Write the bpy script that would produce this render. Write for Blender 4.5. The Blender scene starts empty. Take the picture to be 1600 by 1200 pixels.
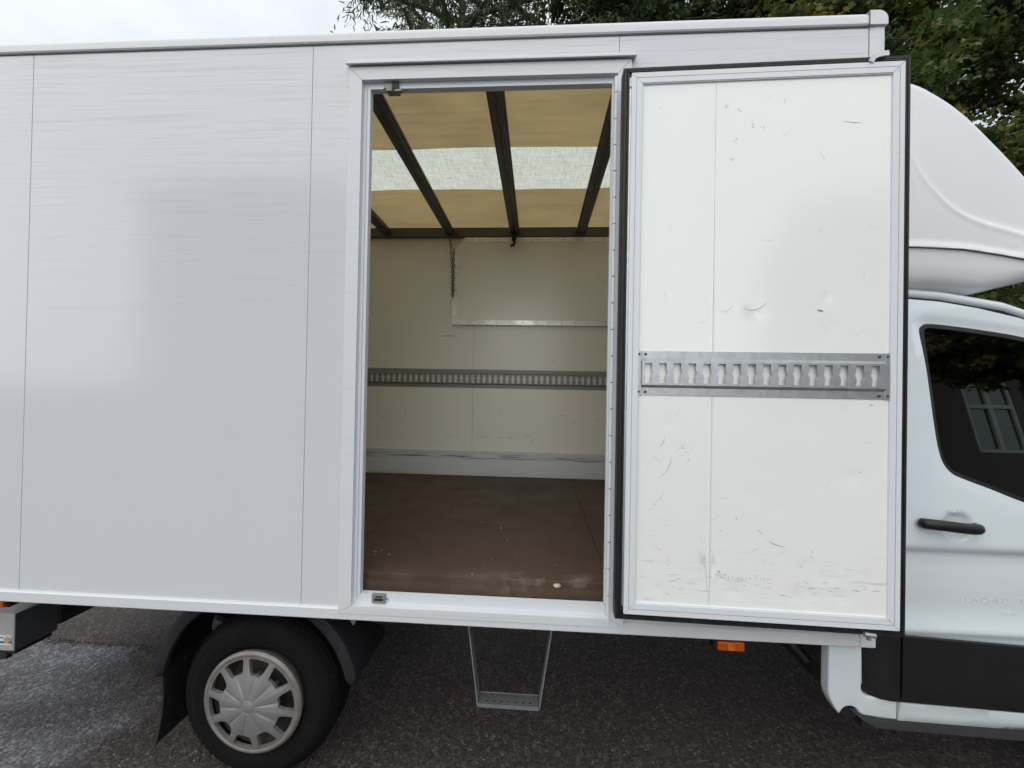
import bpy, bmesh, math, random
import numpy as np
from mathutils import Vector, Matrix
from mathutils.geometry import delaunay_2d_cdt

random.seed(7)
rng = np.random.default_rng(11)
R = math.radians
scene = bpy.context.scene
col = scene.collection

# ------------------------------------------------------------------ camera
CAM = Vector((0.0, -1.615, 1.7412))
YAW, PITCH, ROLL = 0.0598, 0.0084, 0.0183
fwd = Vector((-math.sin(YAW) * math.cos(PITCH), math.cos(YAW) * math.cos(PITCH), math.sin(PITCH)))
right = Vector((math.cos(YAW), math.sin(YAW), 0))
up = right.cross(fwd)
r2 = math.cos(ROLL) * right + math.sin(ROLL) * up
u2 = -math.sin(ROLL) * right + math.cos(ROLL) * up
cam_data = bpy.data.cameras.new("camera")
cam_data.sensor_width = 36.0
cam_data.lens = 36.0 * 640.0 / 1600.0
cam_data.clip_start = 0.02
cam_data.clip_end = 600
cam = bpy.data.objects.new("camera", cam_data)
col.objects.link(cam)
cam.matrix_world = Matrix(((r2.x, u2.x, -fwd.x, CAM.x), (r2.y, u2.y, -fwd.y, CAM.y), (r2.z, u2.z, -fwd.z, CAM.z), (0, 0, 0, 1)))
scene.camera = cam

# ------------------------------------------------------------------ sky, sun, exposure
SUN_EL, SUN_AZ = 36.0, 205.0          # azimuth clockwise from +Y (north)
w = bpy.data.worlds.new("World"); scene.world = w; w.use_nodes = True
nt = w.node_tree; nt.nodes.clear()
def N(t, **k):
    n = nt.nodes.new(t)
    for a, b in k.items(): setattr(n, a, b)
    return n
sky = N('ShaderNodeTexSky', sky_type='NISHITA', sun_disc=False)
sky.sun_elevation = R(SUN_EL); sky.sun_rotation = R(SUN_AZ); sky.dust_density = 4.0; sky.air_density = 1.0
tc = N('ShaderNodeTexCoord')
mp = N('ShaderNodeMapping'); mp.inputs['Scale'].default_value = (1.0, 1.0, 2.4)
nz = N('ShaderNodeTexNoise'); nz.inputs['Scale'].default_value = 2.2; nz.inputs['Detail'].default_value = 5; nz.inputs['Roughness'].default_value = 0.55
cr = N('ShaderNodeValToRGB')
cr.color_ramp.elements[0].position = 0.3; cr.color_ramp.elements[0].color = (5.9, 6.3, 6.75, 1)
cr.color_ramp.elements[1].position = 0.68; cr.color_ramp.elements[1].color = (8.1, 8.4, 8.75, 1)
mx = N('ShaderNodeMix', data_type='RGBA'); mx.inputs['Factor'].default_value = 0.92
bg = N('ShaderNodeBackground'); bg.inputs['Strength'].default_value = 0.1
wo = N('ShaderNodeOutputWorld')
L = nt.links.new
L(tc.outputs['Generated'], mp.inputs['Vector']); L(mp.outputs['Vector'], nz.inputs['Vector']); L(nz.outputs['Fac'], cr.inputs['Fac'])
L(sky.outputs['Color'], mx.inputs['A']); L(cr.outputs['Color'], mx.inputs['B'])
L(mx.outputs['Result'], bg.inputs['Color']); L(bg.outputs['Background'], wo.inputs['Surface'])

sd = bpy.data.lights.new("sun", 'SUN'); sd.energy = 1.5; sd.angle = R(110); sd.color = (1.0, 0.97, 0.93)
sun = bpy.data.objects.new("sun", sd); col.objects.link(sun)
sdir = Vector((math.sin(R(SUN_AZ)) * math.cos(R(SUN_EL)), math.cos(R(SUN_AZ)) * math.cos(R(SUN_EL)), math.sin(R(SUN_EL))))
sun.rotation_euler = sdir.to_track_quat('Z', 'Y').to_euler()
sun.location = sdir * 30

vs = scene.view_settings
vs.view_transform = 'Standard'; vs.look = 'None'; vs.gamma = 1.0; vs.exposure = 0.46; vs.use_curve_mapping = False
scene.render.resolution_x = 1024; scene.render.resolution_y = 768
scene.cycles.max_bounces = 10; scene.cycles.diffuse_bounces = 6; scene.cycles.transparent_max_bounces = 12

# ------------------------------------------------------------------ materials
class Mat:
    def __init__(s, name, color=(.5, .5, .5), rough=.5, metal=0., spec=.5):
        s.m = bpy.data.materials.new(name); s.m.use_nodes = True
        s.t = s.m.node_tree; s.b = s.t.nodes['Principled BSDF']
        s.b.inputs['Base Color'].default_value = (*color, 1); s.b.inputs['Roughness'].default_value = rough
        s.b.inputs['Metallic'].default_value = metal; s.b.inputs['Specular IOR Level'].default_value = spec
        s.color = color; s.out = None; s._tc = None; s._h = None
    def n(s, t, **k):
        x = s.t.nodes.new(t)
        for a, b in k.items(): setattr(x, a, b)
        return x
    def l(s, a, b): s.t.links.new(a, b)
    def coord(s, scale=(1, 1, 1)):
        if s._tc is None: s._tc = s.n('ShaderNodeTexCoord')
        m = s.n('ShaderNodeMapping'); m.inputs['Scale'].default_value = scale
        s.l(s._tc.outputs['Object'], m.inputs['Vector']); return m.outputs['Vector']
    def noise(s, scale, detail=4, stretch=(1, 1, 1), rough=.55):
        x = s.n('ShaderNodeTexNoise'); x.inputs['Scale'].default_value = scale; x.inputs['Detail'].default_value = detail
        x.inputs['Roughness'].default_value = rough
        s.l(s.coord(stretch), x.inputs['Vector']); return x.outputs['Fac']
    def voro(s, scale, stretch=(1, 1, 1), out='Distance'):
        x = s.n('ShaderNodeTexVoronoi'); x.inputs['Scale'].default_value = scale
        s.l(s.coord(stretch), x.inputs['Vector']); return x.outputs[out]
    def rng(s, v, a, b, c=0., d=1.):
        x = s.n('ShaderNodeMapRange'); x.inputs['From Min'].default_value = a; x.inputs['From Max'].default_value = b
        x.inputs['To Min'].default_value = c; x.inputs['To Max'].default_value = d
        s.l(v, x.inputs['Value']); return x.outputs['Result']
    def math(s, op, a, b):
        x = s.n('ShaderNodeMath', operation=op)
        for i, v in enumerate((a, b)):
            if isinstance(v, (int, float)): x.inputs[i].default_value = v
            else: s.l(v, x.inputs[i])
        return x.outputs[0]
    def xyz(s):
        x = s.n('ShaderNodeSeparateXYZ'); s.l(s.coord(), x.inputs[0]); return x.outputs
    def layer(s, fac, color):
        x = s.n('ShaderNodeMix', data_type='RGBA')
        if s.out is None: x.inputs['A'].default_value = (*s.color, 1)
        else: s.l(s.out, x.inputs['A'])
        if isinstance(color, tuple): x.inputs['B'].default_value = (*color, 1)
        else: s.l(color, x.inputs['B'])
        s.l(fac, x.inputs['Factor']); s.out = x.outputs['Result']; s.l(s.out, s.b.inputs['Base Color']); return s
    def bump(s, h, strength=.2, dist=.002):
        x = s.n('ShaderNodeBump'); x.inputs['Strength'].default_value = strength; x.inputs['Distance'].default_value = dist
        s.l(h, x.inputs['Height'])
        if s._h is not None: s.l(s._h, x.inputs['Normal'])
        s._h = x.outputs['Normal']; s.l(s._h, s.b.inputs['Normal']); return s
    def roughness(s, v): s.l(v, s.b.inputs['Roughness']); return s

M = {}
# exterior sandwich panel: off white, wiped dirt caught in fine horizontal texture, most of it high up
m = Mat('panel_white', (.622, .648, .686), .20, spec=.5)
z = m.xyz()[2]
st = m.noise(1.0, 6, (2.2, 2.2, 170)); st2 = m.noise(1.0, 4, (.9, .9, 34)); blot = m.noise(1.3, 3)
hi = m.rng(z, 1.7, 3.05, .05, .8)
m.layer(m.math('MULTIPLY', m.rng(st, .5, .78), hi), (.42, .43, .435))
m.layer(m.math('MULTIPLY', m.rng(st2, .56, .74, 0, .55), hi), (.47, .475, .47))
m.layer(m.rng(m.noise(26, 3), .66, .8, 0, .10), (.32, .33, .36))
m.layer(m.math('MULTIPLY', m.rng(m.noise(1.0, 3, (3, 3, .3)), .55, .75, 0, .14), 1.0), (.50, .51, .50))
m.bump(m.noise(1.0, 3, (9, 9, 300)), .03, .002).bump(m.noise(150, 2), .03, .001).bump(m.noise(.9, 0), .10, .01)
m.roughness(m.rng(blot, .3, .7, .11, .17)); M['panel'] = m.m
# painted aluminium profiles
m = Mat('profile_white', (.655, .685, .705), .36, spec=.45)
m.layer(m.rng(m.noise(1.0, 5, (1.4, 1.4, 60)), .56, .8, 0, .35), (.42, .42, .43)).layer(m.rng(m.noise(40, 3), .68, .8, 0, .3), (.28, .27, .26))
m.bump(m.noise(60, 2), .05, .001); M['profile'] = m.m
m = Mat('profile_door_trim', (.69, .73, .765), .33, spec=.45)
m.layer(m.rng(m.noise(1.0, 5, (14, 14, 1.2)), .62, .8, 0, .3), (.50, .51, .56)).layer(m.rng(m.noise(34, 3), .69, .78, 0, .45), (.25, .24, .28))
M['trim'] = m.m
m = Mat('line_dark', (.05, .05, .055), .7); m.layer(m.rng(m.noise(30), .4, .7, 0, .5), (.11, .11, .115)); M['line'] = m.m
m = Mat('joint_grey', (.12, .115, .11), .7); m.layer(m.rng(m.noise(30), .4, .7, 0, .6), (.2, .19, .18)); M['joint'] = m.m
m = Mat('line_grey', (.23, .24, .27), .6); m.layer(m.rng(m.noise(40), .4, .7, 0, .5), (.33, .34, .38)); M['line_soft'] = m.m
m = Mat('dirt_brown', (.17, .145, .11), .9); m.layer(m.rng(m.noise(80), .4, .7, 0, .7), (.3, .27, .22)); M['grime'] = m.m
# inside of the open door
m = Mat('door_cream', (.845, .865, .855), .14, spec=.6)
z = m.xyz()[2]
low = m.rng(z, 1.25, .98, .0, 1.0)
m.layer(m.math('MULTIPLY', m.rng(m.noise(1.0, 6, (7, 7, 75)), .60, .72, 0, .55), low), (.34, .33, .36))
m.layer(m.rng(m.noise(70, 4), .73, .79, 0, .45), (.30, .30, .32))
m.layer(m.rng(m.noise(2.4, 3), .4, .75, 0, .12), (.74, .72, .64))
m.bump(m.noise(14, 3), .035, .006).bump(m.noise(1.4, 0), .15, .01)
m.bump(m.math('MULTIPLY', m.noise(1.0, 4, (14, 14, 90)), low), .16, .003)
M['door_in'] = m.m
# inner wall lining
m = Mat('lining_cream', (.82, .80, .72), .28, spec=.5)
z = m.xyz()[2]
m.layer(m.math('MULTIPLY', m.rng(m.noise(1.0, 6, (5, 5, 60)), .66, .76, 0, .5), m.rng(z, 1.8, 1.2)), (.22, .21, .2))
m.layer(m.rng(m.noise(22, 4), .71, .78, 0, .5), (.25, .24, .22)).layer(m.rng(m.noise(2, 3), .4, .8, 0, .12), (.72, .68, .58))
m.bump(m.noise(9, 3), .07, .005); M['lining'] = m.m
m = Mat('kick_grey', (.62, .64, .66), .42)
zz = m.xyz()
m.layer(m.math('MULTIPLY', m.rng(m.noise(1.0, 7, (2.6, 2.6, 70), .65), .50, .60, 0, .95), m.rng(m.math('ABSOLUTE', m.math('SUBTRACT', zz[2], 1.122), 0), .030, .008)), (.07, .065, .06))
m.layer(m.rng(m.noise(1.0, 5, (5, 5, 120)), .58, .75, 0, .4), (.46, .47, .48)); M['kick'] = m.m
# plywood floor with anti slip film
m = Mat('floor_ply', (.082, .056, .039), .6, spec=.2)
m.layer(m.rng(m.noise(1.0, 5, (3, 60, 3)), .45, .75, 0, .7), (.100, .074, .053)).layer(m.rng(m.noise(1.6, 4), .4, .7, 0, .6), (.055, .042, .032))
m.layer(m.rng(m.noise(55, 3), .70, .80, 0, .5), (.22, .18, .14))
yy = m.xyz()
m.layer(m.math('MULTIPLY', m.rng(m.noise(7, 6), .47, .62), m.math('MULTIPLY', m.rng(m.math('ABSOLUTE', m.math('SUBTRACT', yy[1], .09), 0), .075, .0), m.rng(m.math('ABSOLUTE', m.math('SUBTRACT', yy[0], .08), 0), .34, .02, .12, .9))), (.30, .24, .19))
m.bump(m.noise(1.0, 3, (8, 190, 8)), .12, .001); m.roughness(m.rng(m.noise(4), .3, .7, .42, .62)); M['floor'] = m.m
# metals and rubber
m = Mat('galvanised', (.50, .53, .55), .40, metal=.85)
m.layer(m.rng(m.voro(55, out='Color'), .2, .8, 0, .45), (.36, .39, .41)).layer(m.rng(m.noise(1, 5, (120, 120, 5)), .60, .75, 0, .5), (.66, .68, .70)).layer(m.rng(m.noise(9, 4), .55, .75, 0, .4), (.25, .27, .29))
m.bump(m.noise(90, 3), .06, .001); M['galv'] = m.m
m = Mat('galvanised_worn', (.24, .245, .24), .5, metal=.3)
m.layer(m.rng(m.noise(60, 4), .45, .7, 0, .6), (.33, .335, .33)); M['galv_dark'] = m.m
m = Mat('aluminium', (.92, .90, .86), .30, metal=.25)
m.layer(m.rng(m.noise(3, 4), .45, .65, 0, .6), (.68, .66, .62)); m.roughness(m.rng(m.noise(7), .35, .65, .2, .45)); M['alu'] = m.m
m = Mat('roof_bar_metal', (.115, .112, .105), .45, metal=.4)
m.layer(m.rng(m.noise(12, 4), .45, .7, 0, .5), (.08, .077, .07)); M['bar'] = m.m
m = Mat('black_rubber', (.014, .014, .015), .5, spec=.35)
m.layer(m.rng(m.noise(1, 4, (60, 60, 6)), .5, .75, 0, .5), (.05, .05, .052)); M['rubber'] = m.m
m = Mat('black_plastic', (.010, .0105, .012), .42, spec=.4)
m.layer(m.rng(m.noise(5, 4), .5, .8, 0, .35), (.022, .023, .025)); m.bump(m.noise(240, 2), .08, .001); M['plastic'] = m.m
m = Mat('grey_plastic', (.075, .08, .088), .55, spec=.35)
m.layer(m.rng(m.noise(8, 4), .5, .8, 0, .4), (.12, .12, .125)); M['plastic_grey'] = m.m
m = Mat('fender_plastic', (.017, .0185, .022), .6, spec=.25)
m.layer(m.rng(m.noise(9, 5), .45, .75, 0, .6), (.035, .033, .032)); M['fender'] = m.m
m = Mat('tyre_rubber', (.007, .0068, .0068), .8, spec=.15)
m.layer(m.rng(m.noise(7, 5), .45, .75, 0, .6), (.016, .014, .0125)); m.bump(m.noise(60, 3), .15, .002); M['tyre'] = m.m
m = Mat('hubcap_silver', (.27, .272, .275), .42, metal=.35)
px = m.xyz()
rad = m.math('SQRT', m.math('ADD', m.math('MULTIPLY', px[0], px[0]), m.math('MULTIPLY', px[2], px[2])), 0)
m.layer(m.math('MULTIPLY', m.rng(rad, .13, .215, 0, .75), m.rng(m.noise(18, 5), .35, .6, .3, 1)), (.20, .165, .135)).layer(m.rng(m.noise(46, 4), .62, .75, 0, .5), (.18, .16, .14)); M['hubcap'] = m.m
m = Mat('brake_rust', (.11, .075, .055), .85); m.layer(m.rng(m.noise(30, 4), .4, .7), (.05, .04, .035)); M['rust'] = m.m
m = Mat('steel_wheel', (.035, .033, .032), .6, metal=.0); m.layer(m.rng(m.noise(25, 4), .40, .6, 0, .9), (.06, .045, .035)); M['steel'] = m.m
m = Mat('chassis_black', (.013, .0125, .012), .7); m.layer(m.rng(m.noise(10, 5), .45, .75), (.04, .034, .03)); M['chassis'] = m.m
m = Mat('lift_grey', (.40, .41, .385), .5); m.layer(m.rng(m.noise(6, 5), .5, .75, 0, .5), (.22, .22, .2)); M['lift'] = m.m
m = Mat('sticker_white', (.74, .76, .78), .4); m.layer(m.rng(m.noise(40, 4), .55, .7, 0, .4), (.5, .5, .48)); M['st_white'] = m.m
m = Mat('sticker_blue', (.05, .12, .33), .4); m.layer(m.rng(m.noise(40, 4), .6, .7, 0, .4), (.2, .26, .4)); M['st_blue'] = m.m
m = Mat('sticker_gold', (.62, .40, .08), .4); m.layer(m.rng(m.noise(90, 4), .5, .7, 0, .5), (.3, .17, .04)); M['st_gold'] = m.m
# cab paint
m = Mat('cab_white', (.69, .76, .80), .12, spec=.55)
m.b.inputs['Coat Weight'].default_value = .6; m.b.inputs['Coat Roughness'].default_value = .08
m.layer(m.rng(m.noise(1.5, 4), .45, .8, 0, .22), (.62, .67, .69)).layer(m.rng(m.noise(75, 3), .74, .80, 0, .5), (.3, .29, .27))
zc = m.xyz()
m.layer(m.math('MULTIPLY', m.rng(zc[2], .75, .45), m.rng(m.noise(5, 5), .35, .65, .1, .5)), (.42, .41, .38)); M['cab'] = m.m
m = Mat('fairing_white', (.75, .77, .79), .30, spec=.5)
m.layer(m.rng(m.noise(2.2, 4), .45, .8, 0, .3), (.66, .67, .69)).layer(m.rng(m.noise(44, 4), .68, .8, 0, .3), (.38, .37, .35)); m.bump(m.noise(3.5, 2), .08, .01); M['fairing'] = m.m
m = Mat('ghost_letter', (.80, .84, .86), .2, spec=.5); m.layer(m.rng(m.noise(120, 3), .45, .6, 0, .9), (.69, .76, .79)); M['ghost'] = m.m
m = Mat('amber_lens', (.75, .16, .01), .18, spec=.6); m.b.inputs['Transmission Weight'].default_value = .25
m.layer(m.rng(m.noise(1, 2, (160, 10, 10)), .4, .6, 0, .5), (.9, .27, .02)); M['amber'] = m.m
m = Mat('amber_dark', (.42, .07, .006), .25); m.layer(m.rng(m.noise(90, 2), .4, .6, 0, .4), (.55, .11, .01)); M['amber_dark'] = m.m
m = Mat('seat_cloth', (.035, .036, .04), .9); m.layer(m.rng(m.noise(60, 3), .4, .7), (.06, .06, .065)); M['seat'] = m.m
m = Mat('scuff_dark', (.20, .17, .215), .7); m.layer(m.rng(m.noise(200, 3), .4, .6), (.30, .28, .30)); M['scuff'] = m.m
m = Mat('scuff_light', (.40, .39, .39), .6); m.layer(m.rng(m.noise(200, 3), .4, .6), (.58, .57, .55)); M['scuff_soft'] = m.m
m = Mat('crumbs', (.42, .34, .24), .8); m.layer(m.rng(m.noise(30, 2), .45, .55), (.52, .47, .40)); M['crumb'] = m.m
m = Mat('dry_leaf', (.34, .18, .03), .7); m.layer(m.rng(m.noise(60, 2), .45, .6), (.30, .13, .02)); M['dryleaf'] = m.m
m = Mat('pebble', (.55, .47, .35), .6); m.layer(m.rng(m.noise(60, 3), .4, .6), (.38, .31, .22)); M['pebble'] = m.m

# glass
def glass_mat(name, tint, ior=1.5):
    m = bpy.data.materials.new(name); m.use_nodes = True; t = m.node_tree; t.nodes.clear()
    o = t.nodes.new('ShaderNodeOutputMaterial'); mixn = t.nodes.new('ShaderNodeMixShader')
    tr = t.nodes.new('ShaderNodeBsdfTransparent'); gl = t.nodes.new('ShaderNodeBsdfGlossy'); fr = t.nodes.new('ShaderNodeFresnel')
    no = t.nodes.new('ShaderNodeTexNoise'); no.inputs['Scale'].default_value = 3.0
    rp = t.nodes.new('ShaderNodeMapRange'); rp.inputs['To Min'].default_value = .005; rp.inputs['To Max'].default_value = .02
    tr.inputs['Color'].default_value = (*tint, 1); gl.inputs['Color'].default_value = (.93, 1, .96, 1); fr.inputs['IOR'].default_value = ior
    mu = t.nodes.new('ShaderNodeMath'); mu.operation = 'MULTIPLY'; mu.inputs[1].default_value = 3.6; mu.use_clamp = True
    t.links.new(no.outputs['Fac'], rp.inputs['Value']); t.links.new(rp.outputs['Result'], gl.inputs['Roughness'])
    t.links.new(fr.outputs['Fac'], mu.inputs[0]); t.links.new(mu.outputs[0], mixn.inputs['Fac'])
    t.links.new(tr.outputs[0], mixn.inputs[1]); t.links.new(gl.outputs[0], mixn.inputs[2]); t.links.new(mixn.outputs[0], o.inputs['Surface'])
    return m
M['glass'] = glass_mat('tinted_glass', (.42, .50, .47))
M['house_glass'] = glass_mat('house_glass', (.1, .11, .12))

# translucent roof sheets
def translucent(name, tcol, dcol, weave=False):
    m = bpy.data.materials.new(name); m.use_nodes = True; t = m.node_tree; t.nodes.clear()
    o = t.nodes.new('ShaderNodeOutputMaterial'); a = t.nodes.new('ShaderNodeBsdfTranslucent'); d = t.nodes.new('ShaderNodeBsdfDiffuse')
    ad = t.nodes.new('ShaderNodeAddShader'); c = t.nodes.new('ShaderNodeTexCoord')
    def nz(sc, stretch):
        mp = t.nodes.new('ShaderNodeMapping'); mp.inputs['Scale'].default_value = stretch
        n = t.nodes.new('ShaderNodeTexNoise'); n.inputs['Scale'].default_value = sc; n.inputs['Detail'].default_value = 5
        t.links.new(c.outputs['Object'], mp.inputs['Vector']); t.links.new(mp.outputs['Vector'], n.inputs['Vector']); return n.outputs['Fac']
    f = nz(1.0, (3, 40, 3)) if not weave else nz(1.0, (160, 14, 3))
    g = nz(1.0, (14, 160, 3)) if weave else nz(3.0, (1, 1, 1))
    s = t.nodes.new('ShaderNodeMath'); s.operation = 'ADD'; t.links.new(f, s.inputs[0]); t.links.new(g, s.inputs[1])
    rp = t.nodes.new('ShaderNodeMapRange'); rp.inputs['From Min'].default_value = .7; rp.inputs['From Max'].default_value = 1.3
    t.links.new(s.outputs[0], rp.inputs['Value'])
    mxn = t.nodes.new('ShaderNodeMix'); mxn.data_type = 'RGBA'
    k = .72 if weave else .82
    mxn.inputs['A'].default_value = (*[x * k for x in tcol], 1); mxn.inputs['B'].default_value = (*[x * (2 - k) for x in tcol], 1)
    t.links.new(rp.outputs['Result'], mxn.inputs['Factor']); t.links.new(mxn.outputs['Result'], a.inputs['Color'])
    d.inputs['Color'].default_value = (*dcol, 1)
    t.links.new(a.outputs[0], ad.inputs[0]); t.links.new(d.outputs[0], ad.inputs[1]); t.links.new(ad.outputs[0], o.inputs['Surface'])
    return m
M['roof_tan'] = translucent('roof_sheet_tan', (.200, .152, .074), (.25, .215, .135))
M['roof_clear'] = translucent('roof_strip_clear', (.45, .475, .41), (.28, .29, .26), True)

# asphalt
m = Mat('asphalt', (.062, .054, .052), .82, spec=.3)
p = m.xyz()
edge = m.math('ADD', m.math('MULTIPLY', p[1], .62), 1.90)               # old light patch: x < -(1.9 + .62 y)
d = m.math('MULTIPLY', m.math('ADD', p[0], edge), -1.0)
d = m.math('ADD', d, m.rng(m.noise(1.7, 6), .3, .7, -.30, .30))
patch = m.math('MULTIPLY', m.rng(d, -.12, .22), m.rng(p[1], .932, .918))
m.layer(m.rng(m.noise(.7, 4), .35, .7, 0, .6), (.060, .050, .047))
c1_ = m.voro(60, out='Color'); c2_ = m.voro(130, out='Color')
m.layer(m.rng(c1_, .5, .95, 0, .95), (.155, .118, .105))
m.layer(m.rng(c2_, .55, .15, 0, .9), (.022, .018, .017))
stain = m.rng(m.noise(2.6, 5, (.6, 1.6, 1)), .38, .62, .25, 1)
m.layer(m.math('MULTIPLY', patch, stain), (.145, .150, .166))
m.layer(m.math('MULTIPLY', m.math('MULTIPLY', patch, stain), m.rng(c1_, .5, .9, 0, .9)), (.33, .34, .365))
m.layer(m.math('MULTIPLY', patch, m.rng(c2_, .5, .1, 0, .85)), (.05, .05, .056))
sp = m.rng(m.voro(62), .26, .12); pick = m.rng(m.voro(62, out='Color'), .72, .78)
m.layer(m.math('MULTIPLY', m.math('MULTIPLY', sp, pick), .95), (.46, .41, .37))
m.bump(m.voro(75), .7, .006).bump(m.noise(200, 2), .4, .003); M['asphalt'] = m.m

# ------------------------------------------------------------------ mesh helpers
def link(name, me, mat, parent=None, smooth=False):
    o = bpy.data.objects.new(name, me); col.objects.link(o)
    if mat is not None and not me.materials: me.materials.append(mat)
    if parent is not None: o.parent = parent
    if smooth:
        me.polygons.foreach_set('use_smooth', [True] * len(me.polygons))
    return o
def tag(o, label=None, cat=None, group=None, kind=None):
    if label: o['label'] = label
    if cat: o['category'] = cat
    if group: o['group'] = group
    if kind: o['kind'] = kind
    return o
def empty(name, loc, parent=None):
    o = bpy.data.objects.new(name, None); col.objects.link(o); o.location = loc
    if parent is not None: o.parent = parent
    return o
class MB:
    def __init__(s): s.v = []; s.f = []
    def add(s, v, f):
        b = len(s.v); s.v += [tuple(x) for x in v]; s.f += [tuple(i + b for i in q) for q in f]; return s
    def box(s, x0, x1, y0, y1, z0, z1, bev=0):
        if bev:
            bm = bmesh.new(); bmesh.ops.create_cube(bm, size=1)
            for v in bm.verts: v.co = Vector(((x0 + x1) / 2 + v.co.x * (x1 - x0), (y0 + y1) / 2 + v.co.y * (y1 - y0), (z0 + z1) / 2 + v.co.z * (z1 - z0)))
            bmesh.ops.bevel(bm, geom=bm.edges[:], offset=bev, segments=2, affect='EDGES', profile=.5)
            bm.verts.index_update(); s.add([v.co for v in bm.verts], [[v.index for v in f.verts] for f in bm.faces]); bm.free(); return s
        v = [(x, y, z) for x in (x0, x1) for y in (y0, y1) for z in (z0, z1)]
        return s.add(v, [(0, 1, 3, 2), (4, 6, 7, 5), (0, 4, 5, 1), (2, 3, 7, 6), (0, 2, 6, 4), (1, 5, 7, 3)])
    def prism(s, pts, axis, a, b):
        """closed 2D outline extruded along an axis; pts in the two other axes, in xyz order"""
        n = len(pts); v = []
        for t in (a, b):
            for (p, q) in pts:
                v.append({'x': (t, p, q), 'y': (p, t, q), 'z': (p, q, t)}[axis])
        f = [tuple(range(n))[::-1], tuple(range(n, 2 * n))] + [(i, (i + 1) % n, n + (i + 1) % n, n + i) for i in range(n)]
        return s.add(v, f)
    def tube(s, pts, r, seg=8, cap=True, flat=None):
        pts = [Vector(p) for p in pts]; rings = []
        prev = None
        for i, p in enumerate(pts):
            t = (pts[min(i + 1, len(pts) - 1)] - pts[max(i - 1, 0)]).normalized()
            if prev is None:
                a = t.orthogonal().normalized()
            else:
                a = (prev - t * prev.dot(t)).normalized()
            prev = a; b = t.cross(a)
            rr = r[i] if isinstance(r, (list, tuple)) else r
            rings.append([p + (a * math.cos(k * 2 * math.pi / seg) + b * math.sin(k * 2 * math.pi / seg)) * rr for k in range(seg)])
        v = [q for g in rings for q in g]; f = []
        for i in range(len(rings) - 1):
            for k in range(seg):
                f.append((i * seg + k, i * seg + (k + 1) % seg, (i + 1) * seg + (k + 1) % seg, (i + 1) * seg + k))
        if cap: f += [tuple(range(seg))[::-1], tuple(range((len(rings) - 1) * seg, len(rings) * seg))]
        return s.add(v, f)
    def lathe(s, prof, c, seg=64):
        """profile of (radius, y) spun round the y axis through c"""
        n = len(prof); v = []
        for k in range(seg):
            a = 2 * math.pi * k / seg
            for (r, y) in prof: v.append((c[0] + r * math.cos(a), c[1] + y, c[2] + r * math.sin(a)))
        f = []
        for k in range(seg):
            k2 = (k + 1) % seg
            for i in range(n - 1): f.append((k * n + i, k * n + i + 1, k2 * n + i + 1, k2 * n + i))
        return s.add(v, f)
    def build(s, name, mat, parent=None, smooth=False, auto=None):
        me = bpy.data.meshes.new(name); me.from_pydata(s.v, [], s.f); me.validate(); me.update()
        bm = bmesh.new(); bm.from_mesh(me); bmesh.ops.recalc_face_normals(bm, faces=bm.faces[:])
        if auto is not None:
            for f in bm.faces: f.smooth = True
            for e in bm.edges:
                if len(e.link_faces) != 2 or e.calc_face_angle(0) > R(auto): e.smooth = False
        bm.to_mesh(me); bm.free()
        return link(name, me, mat, parent, smooth)

def inside(poly, x, y):
    """vectorised point in polygon"""
    c = np.zeros(len(x), bool); n = len(poly)
    for i in range(n):
        x1, y1 = poly[i]; x2, y2 = poly[(i + 1) % n]
        if y1 == y2: continue
        t = ((y1 > y) != (y2 > y)) & (x < (x2 - x1) * (y - y1) / (y2 - y1) + x1)
        c ^= t
    return c
def sample(poly, step):
    out = []
    n = len(poly)
    for i in range(n):
        a, b = poly[i], poly[(i + 1) % n]; d = math.hypot(b[0] - a[0], b[1] - a[1]); k = max(1, int(round(d / step)))
        out += [(a[0] + (b[0] - a[0]) * j / k, a[1] + (b[1] - a[1]) * j / k) for j in range(k)]
    return out
def smooth_closed(pts, n=6):
    """closed Catmull-Rom curve"""
    out = []; k = len(pts)
    for i in range(k):
        p0, p1, p2, p3 = (np.array(pts[(i + j - 1) % k], float) for j in range(4))
        for t in np.linspace(0, 1, n, endpoint=False):
            out.append(tuple(.5 * (2 * p1 + (p2 - p0) * t + (2 * p0 - 5 * p1 + 4 * p2 - p3) * t * t + (3 * p1 - p0 - 3 * p2 + p3) * t ** 3)))
    return out
def smooth_open(pts, n=6):
    out = []; k = len(pts)
    for i in range(k - 1):
        p0, p1, p2, p3 = (np.array(pts[min(max(i + j - 1, 0), k - 1)], float) for j in range(4))
        for t in np.linspace(0, 1, n, endpoint=False):
            out.append(tuple(.5 * (2 * p1 + (p2 - p0) * t + (2 * p0 - 5 * p1 + 4 * p2 - p3) * t * t + (3 * p1 - p0 - 3 * p2 + p3) * t ** 3)))
    return out + [tuple(pts[-1])]
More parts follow.
